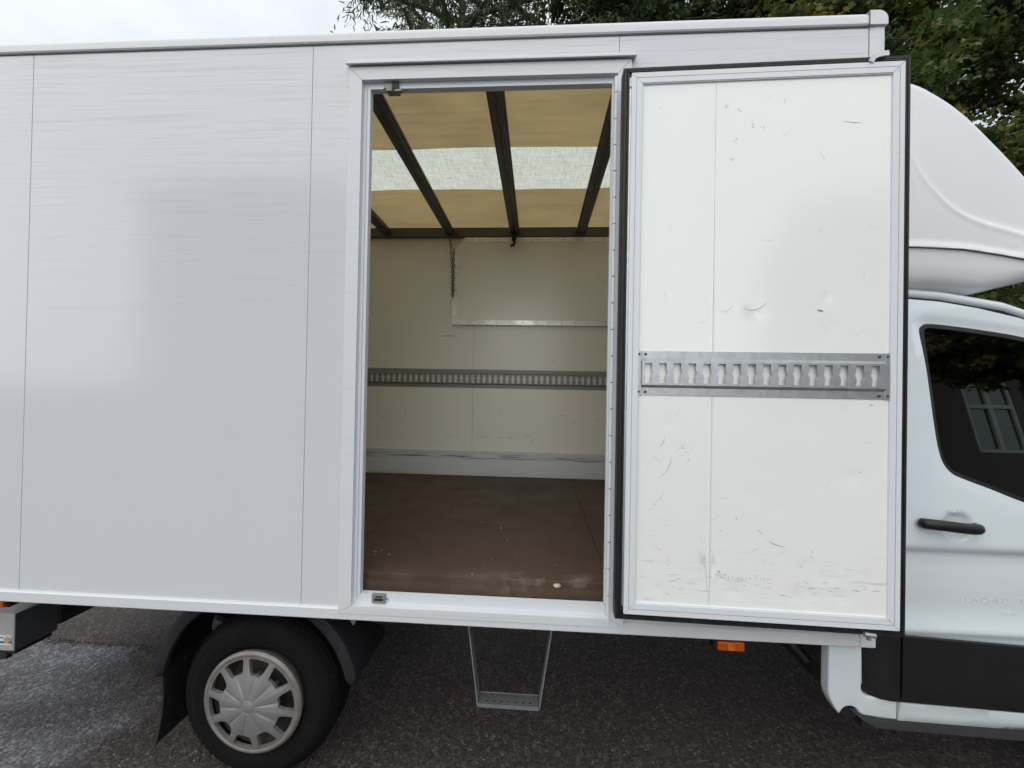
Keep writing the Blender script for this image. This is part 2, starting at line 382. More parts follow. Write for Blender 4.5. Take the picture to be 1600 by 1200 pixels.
def sheet(outer, holes, grid, height, thick, edge=None):
    """2D outline (x,z) with holes, filled with a fine net, lifted to y = height(x,z) and given thickness towards +y"""
    if edge: outer = sample(outer, edge); holes = [sample(h, edge) for h in holes]
    V = list(outer); E_ = [(i, (i + 1) % len(outer)) for i in range(len(outer))]
    for h in holes:
        b = len(V); V += h; E_ += [(b + i, b + (i + 1) % len(h)) for i in range(len(h))]
    if grid:
        xs = [p[0] for p in outer]; zs = [p[1] for p in outer]
        gx, gz = np.meshgrid(np.arange(min(xs) + grid / 2, max(xs), grid), np.arange(min(zs) + grid / 2, max(zs), grid))
        gx = gx.ravel(); gz = gz.ravel(); ok = inside(outer, gx, gz)
        for h in holes: ok &= ~inside(h, gx, gz)
        B = np.array(V); keep = []
        for x, z_ in zip(gx[ok], gz[ok]):
            if np.min((B[:, 0] - x) ** 2 + (B[:, 1] - z_) ** 2) > (grid * .35) ** 2: keep.append((x, z_))
        V += keep
    r = delaunay_2d_cdt([Vector(p) for p in V], E_, [], 0, 1e-6)
    P = [(p.x, p.y) for p in r[0]]
    F = [f for f in r[2]]
    cx = np.array([sum(P[i][0] for i in f) / 3 for f in F]); cz = np.array([sum(P[i][1] for i in f) / 3 for f in F])
    ok = inside(outer, cx, cz)
    for h in holes: ok &= ~inside(h, cx, cz)
    F = [f for f, k in zip(F, ok) if k]
    n = len(P); hs = [height(x, z_) for x, z_ in P]
    v = [(x, h, z_) for (x, z_), h in zip(P, hs)] + [(x, h + thick, z_) for (x, z_), h in zip(P, hs)]
    cnt = {}
    for f in F:
        for a, b in ((f[0], f[1]), (f[1], f[2]), (f[2], f[0])): cnt[(a, b)] = 1
    walls = [(a, b, b + n, a + n) for (a, b) in cnt if (b, a) not in cnt]
    f = [tuple(q) for q in F] + [tuple(i + n for i in q)[::-1] for q in F] + walls
    mb = MB(); mb.add(v, f); return mb
def curve_mesh(name, body, size, mat, parent, loc, rot):
    cu = bpy.data.curves.new(name, 'FONT'); cu.body = body; cu.size = size; cu.extrude = .0003; cu.space_character = 1.15
    o = bpy.data.objects.new(name, cu); col.objects.link(o)
    dg = bpy.context.evaluated_depsgraph_get(); me = bpy.data.meshes.new_from_object(o.evaluated_get(dg))
    bpy.data.objects.remove(o); bpy.data.curves.remove(cu)
    ob = link(name, me, mat, parent); ob.location = loc; ob.rotation_euler = rot; return ob

# ------------------------------------------------------------------ ground
g = MB(); k = 140.0
g.add([(-k, -k, 0), (k, -k, 0), (k, k, 0), (-k, k, 0)], [(0, 1, 2, 3)])
tag(g.build('ground', M['asphalt']), 'dark brown grey asphalt with a lighter worn patch beside the wheel', 'asphalt', kind='structure')

# ================================================================== THE TRUCK
truck = empty('box_truck', (0, 1.0, 0))
tag(truck, 'white box truck with its side door folded open onto the cab end', 'truck')
def P(o):            # parent a mesh built in world coordinates to the truck root
    o.parent = truck; o.matrix_parent_inverse = Matrix.Translation((0, -1.0, 0)); return o
def part(mb, name, mat, smooth=False, auto=None): return P(mb.build(name, mat, None, smooth, auto))
def sub(mb, name, mat, parent, smooth=False, auto=None):
    o = mb.build(name, mat, None, smooth, auto); o.parent = parent; o.matrix_parent_inverse = Matrix.Identity(4)
    return o

XR, XF = -2.95, 1.29                      # rear and front end of the box
ZT, ZS = 3.13, 0.846                      # panel top and bottom
S = [XR, -2.172, -0.9375, 0.301, 1.232]   # vertical joints
G = .0011
# outer wall panels
def flat(y): return lambda x, z: y
OPEN = [(-.722, .862), (.292, .862), (.292, 2.985), (-.722, 2.985)]
for i in range(4):
    a, b = S[i] + G, S[i + 1] - G
    if i == 2:
        pts = [(a, ZS), (-.722, ZS), (-.722, 2.985), (.292, 2.985), (.292, ZS), (b, ZS), (b, ZT), (a, ZT)]
        part(sheet(pts, [], 0, flat(0), .034), 'side_panel', M['panel'])
    else:
        part(MB().box(a, b, 0, .034, ZS, ZT, .0012), 'side_panel', M['panel'])
part(MB().box(-.722, .292, .002, .034, ZS, .862), 'sill_board', M['panel'])
for x in S[1:4]:                          # dark joint behind the gap
    z0 = 2.985 if x == .301 else ZS
    part(MB().box(x - .005, x + .005, .0055, .03, z0, ZT - .001), 'joint_strip', M['joint'])
# inner lining of the near wall, with the door hole
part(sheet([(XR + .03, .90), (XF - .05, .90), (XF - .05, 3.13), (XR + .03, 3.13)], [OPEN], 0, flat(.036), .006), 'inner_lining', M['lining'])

# roof rail: rounded cant rail along the top with joint line and end cap
prof = [(-.006, 3.131), (-.010, 3.136), (-.010, 3.158)] + [(.012 - .022 * math.cos(t), 3.158 + .024 * math.sin(t)) for t in np.linspace(.3, 1.57, 7)] + [(.075, 3.184), (.075, 3.176), (.040, 3.172), (.040, 3.131)]
part(MB().prism(prof, 'x', XR, 1.226), 'roof_rail', M['profile'], auto=35)
part(MB().box(XR, 1.228, -.0045, .02, 3.1265, 3.1312), 'rail_seam', M['joint'])
rc = MB()
cprof = []
for t in np.linspace(0, math.pi / 2, 7):  # rounded corner cap of the rail
    cprof.append((1.2275 + .031 + .034 * math.sin(t), 3.1505 + .034 * math.cos(t)))
rc.prism([(1.2275, 3.131), (1.2275, 3.1845)] + cprof + [(1.2925, 3.131)], 'y', -.0112, .09)
part(rc, 'rail_end_cap', M['profile'], auto=35)
part(MB().box(1.2235, 1.2285, -.0115, .05, 3.1315, 3.1825), 'cap_grime', M['grime'])
# front corner post
pp = [(1.2345, .0), (1.262, -.002)] + [(1.282 + .010 * math.sin(t), .008 - .010 * math.cos(t)) for t in np.linspace(.1, 1.57, 6)] + [(1.297, .06), (1.2345, .06)]
part(MB().prism(pp, 'z', .852, 3.129), 'corner_post', M['profile'], auto=35)
part(MB().box(1.2295, 1.2355, .004, .03, .852, 3.128), 'joint_strip', M['joint'])
# skirt rail along the bottom
sk = [(-.008, .845), (-.012, .841), (-.012, .803), (-.008, .799), (.05, .799), (.05, .806), (.0, .806), (.0, .845)]
part(MB().prism(sk, 'x', XR, 1.2125), 'skirt_rail', M['profile'], auto=20)
part(MB().box(XR, 1.21, -.0035, .02, .8445, .8475), 'skirt_bead', M['profile'])
part(MB().box(1.215, 1.272, -.0135, .05, .799, .853, .006), 'skirt_end_cap', M['profile'])
part(MB().box(1.2115, 1.2165, -.008, .04, .802, .85), 'joint_strip', M['joint'])
# rain gutter over the door with rivets
gu = [(-.003, 3.058), (-.005, 3.058), (-.007, 3.040), (-.030, 3.033), (-.030, 3.026), (-.026, 3.026), (-.003, 3.034)]
gt = part(MB().prism(gu, 'x', -.787, .363), 'rain_gutter', M['profile'])
for x in (-.765, -.485, -.205, .09, .34):
    sub(MB().lathe([(0, -.0025), (.004, -.0015), (.0055, .001)], (x, -.006, 3.047), 10), 'rivet', M['line_soft'], gt).matrix_parent_inverse = Matrix.Identity(4)
# door surround: mitred outer trim, recessed jambs
def mitre(x0, x1, z0, z1, w_, y0, y1, name, mat, wb=None):
    wb = wb or w_
    q = [[(x0, z0), (x0, z1), (x0 + w_, z1 - w_), (x0 + w_, z0 + wb)], [(x1, z1), (x1, z0), (x1 - w_, z0 + wb), (x1 - w_, z1 - w_)],
         [(x0, z1), (x1, z1), (x1 - w_, z1 - w_), (x0 + w_, z1 - w_)], [(x1, z0), (x0, z0), (x0 + w_, z0 + wb), (x1 - w_, z0 + wb)]]
    out = []
    for k_, pts in enumerate(q):
        c = (sum(p[0] for p in pts) / 4, sum(p[1] for p in pts) / 4)
        pts = [(p[0] + (c[0] - p[0]) * .0012, p[1] + (c[1] - p[1]) * .0012) for p in pts]
        out.append(MB().prism(pts, 'y', y0, y1))
    return out
for q in mitre(-.776, .347, .828, 3.022, .052, -.0150, .004, '', None, .030): part(q, 'door_surround', M['profile'])
part(MB().tube(smooth_open([(-.779, -.001, .90), (-.780, -.001, 1.7), (-.7795, -.001, 2.5), (-.782, -.001, 2.90), (-.790, -.001, 2.955)], 6), .0022, 6), 'sealant_bead', M['profile'], smooth=True)
# jambs: stepped section, seen as an outer line, a face and an inner edge
X0, X1, Z0, Z1 = -.7225, .2935, .856, 2.972
def jamb(pts, name, mat): part(MB().prism(pts, 'y', .006, .034), name, mat)
jw, jr, jb, jt = .0265, .0155, .043, .0265
jamb([(X0, Z0), (X0, Z1), (X0 + jw, Z1 - jt), (X0 + jw, Z0 + jb)], 'door_jamb', M['trim'])
jamb([(X1, Z1), (X1, Z0), (X1 - jr, Z0 + jb), (X1 - jr, Z1 - jt)], 'door_jamb', M['trim'])
jamb([(X0 + .0008, Z1), (X1 - .0008, Z1), (X1 - jr - .0005, Z1 - jt), (X0 + jw + .0005, Z1 - jt)], 'door_jamb', M['trim'])
jamb([(X1 - .0008, Z0), (X0 + .0008, Z0), (X0 + jw + .0005, Z0 + jb), (X1 - jr - .0005, Z0 + jb)], 'door_jamb', M['trim'])
part(MB().box(X0 + .0125, X0 + .0140, .0050, .03, Z0 + .03, Z1 - .02), 'jamb_groove', M['line_soft'])
part(MB().box(X0 + .02, X1 - .015, .0045, .03, Z0 + .003, Z0 + .0055), 'jamb_groove', M['line_soft'])
# latch strikers
lt = part(MB().box(-.640, -.576, -.001, .008, 2.943, 2.966, .002).box(-.630, -.580, .000, .034, 2.934, 2.9465, .002), 'latch_striker', M['galv_dark'])
sub(MB().box(-.606, -.577, -.004, .0, 2.938, 2.967, .001), 'catch_plate', M['rubber'], lt)
sub(MB().box(-.594, -.566, -.003, .010, 2.930, 2.939, .002), 'catch_tongue', M['galv_dark'], lt)
lb = part(MB().box(-.645, -.588, -.001, .012, .866, .902, .002), 'latch_striker', M['galv_dark'])
sub(MB().box(-.634, -.599, -.003, .0, .877, .885, .001).box(-.630, -.603, -.003, .0, .890, .895, .001), 'catch_plate', M['plastic'], lb)
sub(MB().box(-.589, -.579, .001, .006, .881, .885), 'catch_tongue', M['galv_dark'], lb)

# hinge: knuckles along the right jamb
hp = part(MB().box(.276, .296, .004, .013, .86, 2.96), 'hinge_leaf', M['profile'])
zk = .845; kk = 0
while zk < 2.94:
    h = .1025
    mb = MB().tube([(.291, -.008, zk + .002), (.291, -.008, min(zk + h - .002, 2.958))], .0085, 10)
    sub(mb, 'hinge_knuckle', M['trim'], hp, auto=40)
    zk += h
part(MB().tube([(.291, -.008, .85), (.291, -.008, 2.955)], .0045, 8), 'hinge_pin', M['line'])

# ---------------- open side door, folded round to lie along the box; local frame at the hinge line
HX, HY = .300, -.030
ANG = R(-1.35)
# the door leaf itself is the part; its pieces are its children (all in the leaf's own frame)
def D(mb, name, mat, parent=None, **k):
    o = mb.build(name, mat, None, **k)
    if parent is None:
        P(o); o.location = (HX, HY, 0); o.rotation_euler = (0, 0, ANG)
    else:
        o.parent = parent
    return o
# local x from hinge, local y (0 = outer skin towards the box, negative = towards the viewer)
leaf = D(MB().box(.030, .953, -.070, -.008, .935, 2.893), 'side_door', M['profile'])
YF = -.0735                                   # face plane of the two inner boards
dents = [(.316, 1.13, .020, .009), (.31, 1.085, .011, .005), (.305, 1.06, .011, .005), (.70, 1.10, .010, .005), (.74, 1.10, .009, .005),
         (.715, 1.95, .010, .004), (.67, 2.04, .008, .003), (.47, 2.02, .024, .002), (.42, 2.035, .016, -.0012), (.71, 2.075, .011, .006), (.73, 1.99, .009, .004),
         (.41, 1.035, .018, .004), (.80, 1.45, .02, .003), (.62, 1.03, .016, .004), (.77, 1.035, .018, .004), (.18, 1.62, .014, .002), (.47, 1.38, .008, .004),
         (.66, 1.04, .014, .003), (.86, 1.10, .025, .002), (.70, 1.03, .012, .003), (.15, 1.03, .016, .003), (.56, 1.33, .02, .0015)]
def door_h(x, z):
    h = YF
    for (a, b, r, d_) in dents:
        q = ((x - a) ** 2 + (z - b) ** 2) / (r * r)
        if q < 9: h += d_ * math.exp(-q)
    return h
for (a, b) in ((.0665, .3275), (.3285, .9195)):
    D(sheet([(a, .971), (b, .971), (b, 2.8565), (a, 2.8565)], [], .016, door_h, .004), 'door_board', M['door_in'], leaf, auto=60)
D(MB().box(.3265, .3295, YF + .0018, YF + .006, .972, 2.856), 'board_joint', M['line_soft'], leaf)
for q in mitre(.029, .954, .934, 2.894, .038, -.081, -.069, '', None, .038): D(q, 'door_trim', M['trim'], leaf)
for q in mitre(.0655, .9205, .9705, 2.8575, .005, -.0785, -.071, '', None): D(q, 'trim_bead', M['profile'], leaf)
for q in mitre(.0455, .9375, .9515, 2.8765, .0014, -.0814, -.080, '', None): D(q, 'trim_groove', M['line_soft'], leaf)
# rubber seal round the leaf: two stepped lips
for q in mitre(.001, .981, .907, 2.9225, .034, -.066, -.020, '', None, .024): D(q, 'door_seal', M['rubber'], leaf)
for q in mitre(.004, .978, .910, 2.919, .008, -.072, -.067, '', None): D(q, 'seal_lip', M['rubber'], leaf)
for q in mitre(.0165, .967, .920, 2.909, .005, -.0725, -.0675, '', None): D(q, 'seal_lip', M['rubber'], leaf)
D(MB().box(.0225, .0285, -.0755, -.05, .96, 2.86), 'edge_channel', M['galv'], leaf)
D(MB().box(.0215, .0288, -.080, -.055, 2.845, 2.878, .001), 'channel_plug', M['profile'], leaf)

# cargo track: raised, with keyhole slots
def slot(cx, zc, w_=.0280, h=.071):
    a = w_ / 2; b = h / 2
    return [(cx - a * .92, zc + b), (cx + a * .92, zc + b), (cx + a * .90, zc + b * .45), (cx + a * 1.0, zc + b * .25), (cx + a * 1.22, zc + .06 * b), (cx + a * .86, zc - b * .22), (cx + a * .70, zc - b * .45), (cx + a * .84, zc - b * .8), (cx + a * .84, zc - b),
            (cx - a * .84, zc - b), (cx - a * .84, zc - b * .8), (cx - a * .70, zc - b * .45), (cx - a * .86, zc - b * .22), (cx - a * 1.22, zc + .06 * b), (cx - a * 1.0, zc + b * .25), (cx - a * .90, zc + b * .45)]
def track(x0, x1, zc, y, first, n, pitch, flange=.034, half=.0425, rise=.015):
    """y is the wall plane; the track stands out towards -y"""
    holes = [slot(first + i * pitch, zc) for i in range(n)]
    mb = sheet([(x0, zc - half), (x1, zc - half), (x1, zc + half), (x0, zc + half)], holes, 0, flat(y - rise), .0022)
    for s in (-1, 1):
        za, zb = zc + s * half, zc + s * (half + .010)
        zl = [za, zb]
        mb.add([(x0, y - rise, za), (x1, y - rise, za), (x1, y - .0025, zb), (x0, y - .0025, zb), (x0, y - rise + .002, za - s * .002), (x1, y - rise + .002, za - s * .002), (x1, y, zb - s * .001), (x0, y, zb - s * .001)],
               [(0, 1, 2, 3), (7, 6, 5, 4), (0, 3, 7, 4), (1, 5, 6, 2), (0, 4, 5, 1), (3, 2, 6, 7)])
        a, b = sorted((zb, zc + s * (half + .010 + flange)))
        mb.box(x0, x1, y - .0025, y, a, b)
    return mb
TZ = 1.8025
tr = D(track(.0795, .8995, TZ, YF, .1015, 16, .0508, .027), 'cargo_track', M['galv'], leaf)
for (a, b) in ((.0625, .0800), (.899, .9175)):
    D(MB().box(a, b, YF - .0055, YF - .0026, TZ - .0805, TZ + .0805, .0012), 'track_end_cap', M['galv'], leaf)
for x in (.071, .094, .883, .909):
    for s in (-1, 1):
        D(MB().lathe([(0, -.0035), (.0035, -.003), (.0048, 0)], (x, YF - .005, TZ + s * .068), 10), 'track_rivet', M['line'], leaf)
# scuffs and scratches on the boards: thin worn marks with shapes of their own
def strokes(spec, y_of, name, mat, parent=None):
    mb = MB()
    for (x, z, l, wd, ang, bend) in spec:
        n = 6; L_ = []; Rr = []
        for i in range(n):
            t = i / (n - 1) - .5
            px_ = x + math.cos(ang) * l * t - math.sin(ang) * bend * (t * t * 4); pz_ = z + math.sin(ang) * l * t + math.cos(ang) * bend * (t * t * 4)
            ww = wd * (1 - (2 * t) ** 2) * random.uniform(.4, 1) + wd * .12
            L_.append((px_ - math.sin(ang) * ww, pz_ + math.cos(ang) * ww)); Rr.append((px_ + math.sin(ang) * ww, pz_ - math.cos(ang) * ww))
        pts = L_ + Rr[::-1]
        v = [(a, y_of(a, b) - .0006, b) for a, b in pts]
        mb.add(v, [(i, i + 1, 2 * n - 2 - i, 2 * n - 1 - i) for i in range(n - 1)])
    o = D(mb, name, mat, parent) if parent is not None else part(mb, name, mat)
    tag(o, kind='stuff'); return o
sp = []
for i in range(34):
    sp.append((random.gauss(.40, .09), random.gauss(1.075, .012), random.uniform(.006, .03), random.uniform(.0002, .0008), random.gauss(0, .1), 0))
for i in range(22):
    sp.append((random.choice([random.gauss(.60, .05), random.gauss(.79, .07), random.gauss(.19, .06)]), random.gauss(1.055, .02), random.uniform(.006, .04), random.uniform(.0003, .0009), random.gauss(-.08, .2), random.uniform(-.003, .003)))
for i in range(12):
    sp.append((.35 + .015 * i + random.uniform(-.004, .004), 1.083, .012, .0006, 1.45, 0))
for (x, z) in ((.137, 2.775), (.363, 2.765), (.565, 2.775), (.455, 2.70), (.407, 2.752), (.385, 2.58), (.455, 2.685), (.49, 2.68), (.57, 2.66), (.395, 2.64), (.23, 1.53), (.245, 1.48), (.41, 1.285), (.86, 1.70), (.13, 1.32), (.83, 1.47), (.19, 1.13), (.67, 1.18), (.36, 1.10)):
    for i in range(3): sp.append((x + random.gauss(0, .004), z + random.gauss(0, .007), random.uniform(.003, .009), random.uniform(.0005, .0014), random.uniform(1.1, 1.9), 0))
sp += [(.79, 2.69, .07, .0011, -.13, .002), (.69, 2.03, .02, .004, -.25, 0), (.715, 1.945, .008, .0015, 1.4, 0), (.55, 1.205, .07, .0012, -.35, .006), (.50, 1.245, .03, .0008, -.8, .003)]
strokes(sp, door_h, 'scuff_marks', M['scuff'], leaf)
sp = []
for i in range(70):
    x = random.uniform(.09, .90); z = random.choice([random.uniform(.99, 1.3), random.uniform(1.0, 1.7), random.uniform(1.9, 2.8)])
    sp.append((x, z, random.uniform(.006, .05), random.uniform(.0003, .0009), random.choice([random.gauss(0, .3), random.uniform(0, 3)]), random.uniform(-.006, .006)))
sp += [(.48, 2.035, .09, .0022, .35, .018), (.38, 2.03, .06, .0012, .5, .02), (.18, 1.46, .09, .0012, 1.1, .012), (.16, 1.55, .05, .0012, 1.0, .01), (.62, .955, .08, .0012, 0, .002), (.155, 1.35, .06, .001, .9, .015)]
strokes(sp, door_h, 'soft_scratches', M['scuff_soft'], leaf)

# door holders on the box corner (top clip and bottom stop)
c1 = MB()
pthu = [Vector(p) for p in smooth_open([(1.138, -.136, 2.893), (1.146, -.138, 2.908), (1.165, -.138, 2.917), (1.196, -.136, 2.922)], 4)]
for a, b in zip(pthu[:-1], pthu[1:]):
    w_ = .0085; t_ = (b - a).normalized(); n_ = Vector((-t_.z, 0, t_.x)) * w_; o_ = Vector((0, .004, 0))
    c1.add([a - n_, a + n_, b + n_, b - n_] + [p + o_ for p in (a - n_, a + n_, b + n_, b - n_)], [(0, 1, 2, 3), (7, 6, 5, 4), (0, 4, 5, 1), (1, 5, 6, 2), (2, 6, 7, 3), (3, 7, 4, 0)])
c1.tube([(1.192, -.134, 2.922), (1.215, -.05, 2.965), (1.245, .0, 2.985)], .006, 8)
part(c1, 'door_clip', M['profile'], auto=40)
c2 = MB().tube([(1.140, -.128, .914), (1.176, -.128, .911)], .0085, 12).tube([(1.150, -.128, .918), (1.156, -.128, .897)], .007, 8).box(1.168, 1.180, -.12, .0, .898, .908, .002).box(1.225, 1.25, -.03, .0, .85, .905, .003).box(1.170, 1.25, -.03, -.02, .892, .905, .002)
part(c2, 'door_stop', M['galv'], auto=40)

# ---------------- roof: two tan translucent sheets and a clear strip, with bars under them
W0, W1 = .006, .007
def wob(x, k): return (W0 * (math.sin(x * 5.1) + .6 * math.sin(x * 11.3 + 1))) if k == 0 else (W1 * (math.sin(x * 4.3 + 2) + .6 * math.sin(x * 9.7)))
def roof_sheet(ya_, yb_, ka, kb, name, mat):
    mb = MB(); nx = 84; ny = 8; v = []
    for i in range(nx + 1):
        x = XR + .02 + (XF - .04 - XR) * i / nx
        sag = .007 * (1 - math.cos((x + .213) / .573 * 2 * math.pi)) / 2
        ya = ya_ + (wob(x, ka) if ka is not None else 0); yb = yb_ + (wob(x, kb) if kb is not None else 0)
        for j in range(ny + 1):
            yv = ya + (yb - ya) * j / ny; v.append((x, yv, 3.154 + sag * math.sin(math.pi * min(1, max(0, yv / 2.04)))))
    f = [(i * (ny + 1) + j, (i + 1) * (ny + 1) + j, (i + 1) * (ny + 1) + j + 1, i * (ny + 1) + j + 1) for i in range(nx) for j in range(ny)]
    mb.add(v, f); return part(mb, name, mat, smooth=True)
roof_sheet(.035, .785, None, 0, 'roof_sheet', M['roof_tan'])
roof_sheet(.785, 1.290, 0, 1, 'skylight_strip', M['roof_clear'])
roof_sheet(1.290, 2.035, 1, None, 'roof_sheet', M['roof_tan'])
bw = .043
bprof = [(-bw, 3.098), (-bw, 3.094), (-.030, 3.092), (-.027, 3.084), (-.006, 3.084), (-.004, 3.088), (.004, 3.088), (.006, 3.084), (.027, 3.084), (.030, 3.092), (bw, 3.094), (bw, 3.098), (.020, 3.100), (.020, 3.150), (-.020, 3.150), (-.020, 3.100)]
for k_ in range(-4, 3):
    xb = -.213 + .5735 * k_
    part(MB().prism([(xb + p, q) for p, q in bprof], 'y', .036, 1.985), 'roof_bar', M['bar'])
# far rail under the roof
part(MB().box(XR + .03, XF - .05, 1.955, 2.0, 3.064, 3.096, .004).box(XR + .03, XF - .05, 1.972, 2.0, 3.096, 3.15), 'wall_rail', M['bar'])
part(MB().box(XR + .03, XF - .05, .043, .085, 3.064, 3.096, .004), 'wall_rail', M['bar'])
# far wall boards
fx = [XR + .03, -1.80, -.563, .674, XF - .04]
for a, b in zip(fx[:-1], fx[1:]):
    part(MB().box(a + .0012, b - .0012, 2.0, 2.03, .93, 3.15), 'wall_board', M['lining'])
for x in fx[1:-1]: part(MB().box(x - .004, x + .004, 2.0035, 2.02, .94, 3.14), 'joint_strip', M['line_soft'])
part(MB().box(XR, XF, 2.032, 2.045, .80, 3.18), 'side_skin', M['panel'])
# kick plate with ribs
kp = MB().box(XR + .03, XF - .05, 1.992, 2.0, .955, 1.178, .002)
for zz_ in (.972, .985, .998, 1.012, 1.03, 1.052, 1.150, 1.164): kp.box(XR + .03, XF - .05, 1.988, 1.993, zz_, zz_ + .006)
part(kp, 'kick_plate', M['kick'])
part(track(XR + .05, XF - .07, 1.8125, 2.0, -2.80, 78, .0508, .030), 'cargo_track', M['galv_dark'])
# folded hatch with aluminium edging on the far wall
HXa, HXb, HZa, HZb = -.757, 1.14, 2.288, 3.060
ch = .105
hb = part(sheet([(HXa, HZa), (HXb, HZa), (HXb, HZb), (HXa + ch, HZb), (HXa, HZb - ch * 1.25)], [], 0, flat(1.968), .03), 'hatch_board', M['lining'])
def strip(pts, name): return sub(MB().prism(pts, 'y', 1.9645, 1.9675), name, M['alu'], hb)
e_ = .040
strip([(HXa, HZa), (HXb, HZa), (HXb, HZa + e_), (HXa + e_, HZa + e_)], 'hatch_edging')
strip([(HXa, HZa + .001), (HXa + e_, HZa + e_ + .001), (HXa + e_, HZb - ch * 1.25 - .02), (HXa, HZb - ch * 1.25)], 'hatch_edging')
strip([(HXa + ch, HZb), (HXb, HZb), (HXb, HZb - e_), (HXa + ch + .02, HZb - e_)], 'hatch_edging')
strip([(HXa, HZb - ch * 1.25 + .002), (HXa + ch - .002, HZb), (HXa + ch + .018, HZb - e_), (HXa + e_, HZb - ch * 1.25 - .016)], 'hatch_edging')
rv = MB()
for i in range(16):
    x = HXa + .05 + i * .115
    rv.lathe([(0, -.002), (.004, -.0012), (.005, 0)], (x, 1.9645, HZa + .022), 8)
    if i > 0: rv.lathe([(0, -.002), (.004, -.0012), (.005, 0)], (x, 1.9645, HZb - .022), 8)
for i in range(5): rv.lathe([(0, -.002), (.004, -.0012), (.005, 0)], (HXa + .02, 1.9645, HZa + .07 + i * .115), 8)
tag(sub(rv, 'hatch_rivets', M['line_soft'], hb), kind='stuff')
sp = [(-1.173, 1.513, .05, .003, 1.2, .004), (-.314, 1.543, .09, .003, 1.25, .008), (-.30, 1.50, .03, .002, 2.2, 0), (.227, 1.504, .08, .003, -.25, .008), (.488, 1.549, .05, .003, -.6, .004), (.52, 1.47, .06, .0025, -.8, .004)]
for i in range(14): sp.append((random.uniform(-1.45, .6), random.choice([random.gauss(1.29, .02), random.uniform(1.2, 1.6)]), random.uniform(.015, .06), random.uniform(.0012, .003), random.gauss(0, .25), 0))
for i in range(12): sp.append((random.gauss(-.35, .2), random.gauss(1.294, .004), random.uniform(.03, .08), random.uniform(.001, .0022), 0, 0))
strokes(sp, flat(2.0), 'wall_scuffs', M['scuff_soft'])
strokes([(-.80, 2.19, .16, .004, .0, 0), (-.79, 2.196, .10, .003, .02, 0), (-1.407, 2.01, .012, .004, .8, 0), (.15, 1.98, .05, .003, .2, .004), (.003, 2.142, .03, .002, .5, 0)], flat(2.0), 'wall_stains', M['scuff_soft'])
# chain hanging from the second bar
def chain_path(pts, link_len=.026):
    mb = MB(); flip = False
    for a, b in zip(pts[:-1], pts[1:]):
        a, b = Vector(a), Vector(b); n = max(1, int((b - a).length / link_len)); d_ = (b - a).normalized()
        s1 = Vector((1, 0, 0)); s1 = (s1 - d_ * s1.dot(d_)).normalized(); s2 = d_.cross(s1)
        for i in range(n):
            c = a + (b - a) * ((i + .5) / n); side = s1 if flip else (s1 * .3 + s2).normalized(); flip = not flip
            loop = [c + d_ * (.017 * math.cos(t)) + side * (.0085 * math.sin(t)) for t in np.linspace(0, 2 * math.pi, 10)]
            mb.tube(loop, .0032, 5, cap=False)
    return mb
part(chain_path([(-.786, 1.93, 3.075), (-.772, 1.935, 2.96), (-.757, 1.94, 2.74), (-.752, 1.945, 2.53)]).add([], []), 'chain', M['bar'], smooth=True)
part(chain_path([(-.748, 1.94, 2.95), (-.745, 1.94, 2.75), (-.750, 1.945, 2.54)]), 'chain', M['bar'], smooth=True)
part(MB().tube(smooth_open([(-.218, 1.93, 3.09), (-.218, 1.92, 3.03), (-.214, 1.90, 2.985), (-.222, 1.89, 2.965), (-.243, 1.885, 2.958)], 4), .011, 8).box(-.236, -.200, 1.90, 1.95, 3.02, 3.085, .003), 'bar_hook', M['rubber'], auto=40)
# front, rear and floor of the box
part(MB().box(XF - .05, XF - .002, .062, 2.03, .80, 3.15), 'bulkhead', M['lining'])
part(MB().box(XR, XR + .03, .035, 2.03, .80, 3.15), 'end_wall', M['lining'])
flx = [XR + .03, -2.075, -.880, .312, XF - .05]
for a, b in zip(flx[:-1], flx[1:]):
    part(MB().box(a + .001, b - .001, .076, 1.999, .925, .952, .0015), 'floor_sheet', M['floor'])
part(MB().box(XR + .01, XF - .06, .11, 1.99, .900, .922), 'floor_base', M['chassis'])
part(MB().box(-.7215, .2915, .0555, .0755, .880, .932), 'floor_edging', M['floor'])
part(MB().box(-.7215, .2915, .0445, .0554, .870, .900), 'floor_edging', M['floor'])

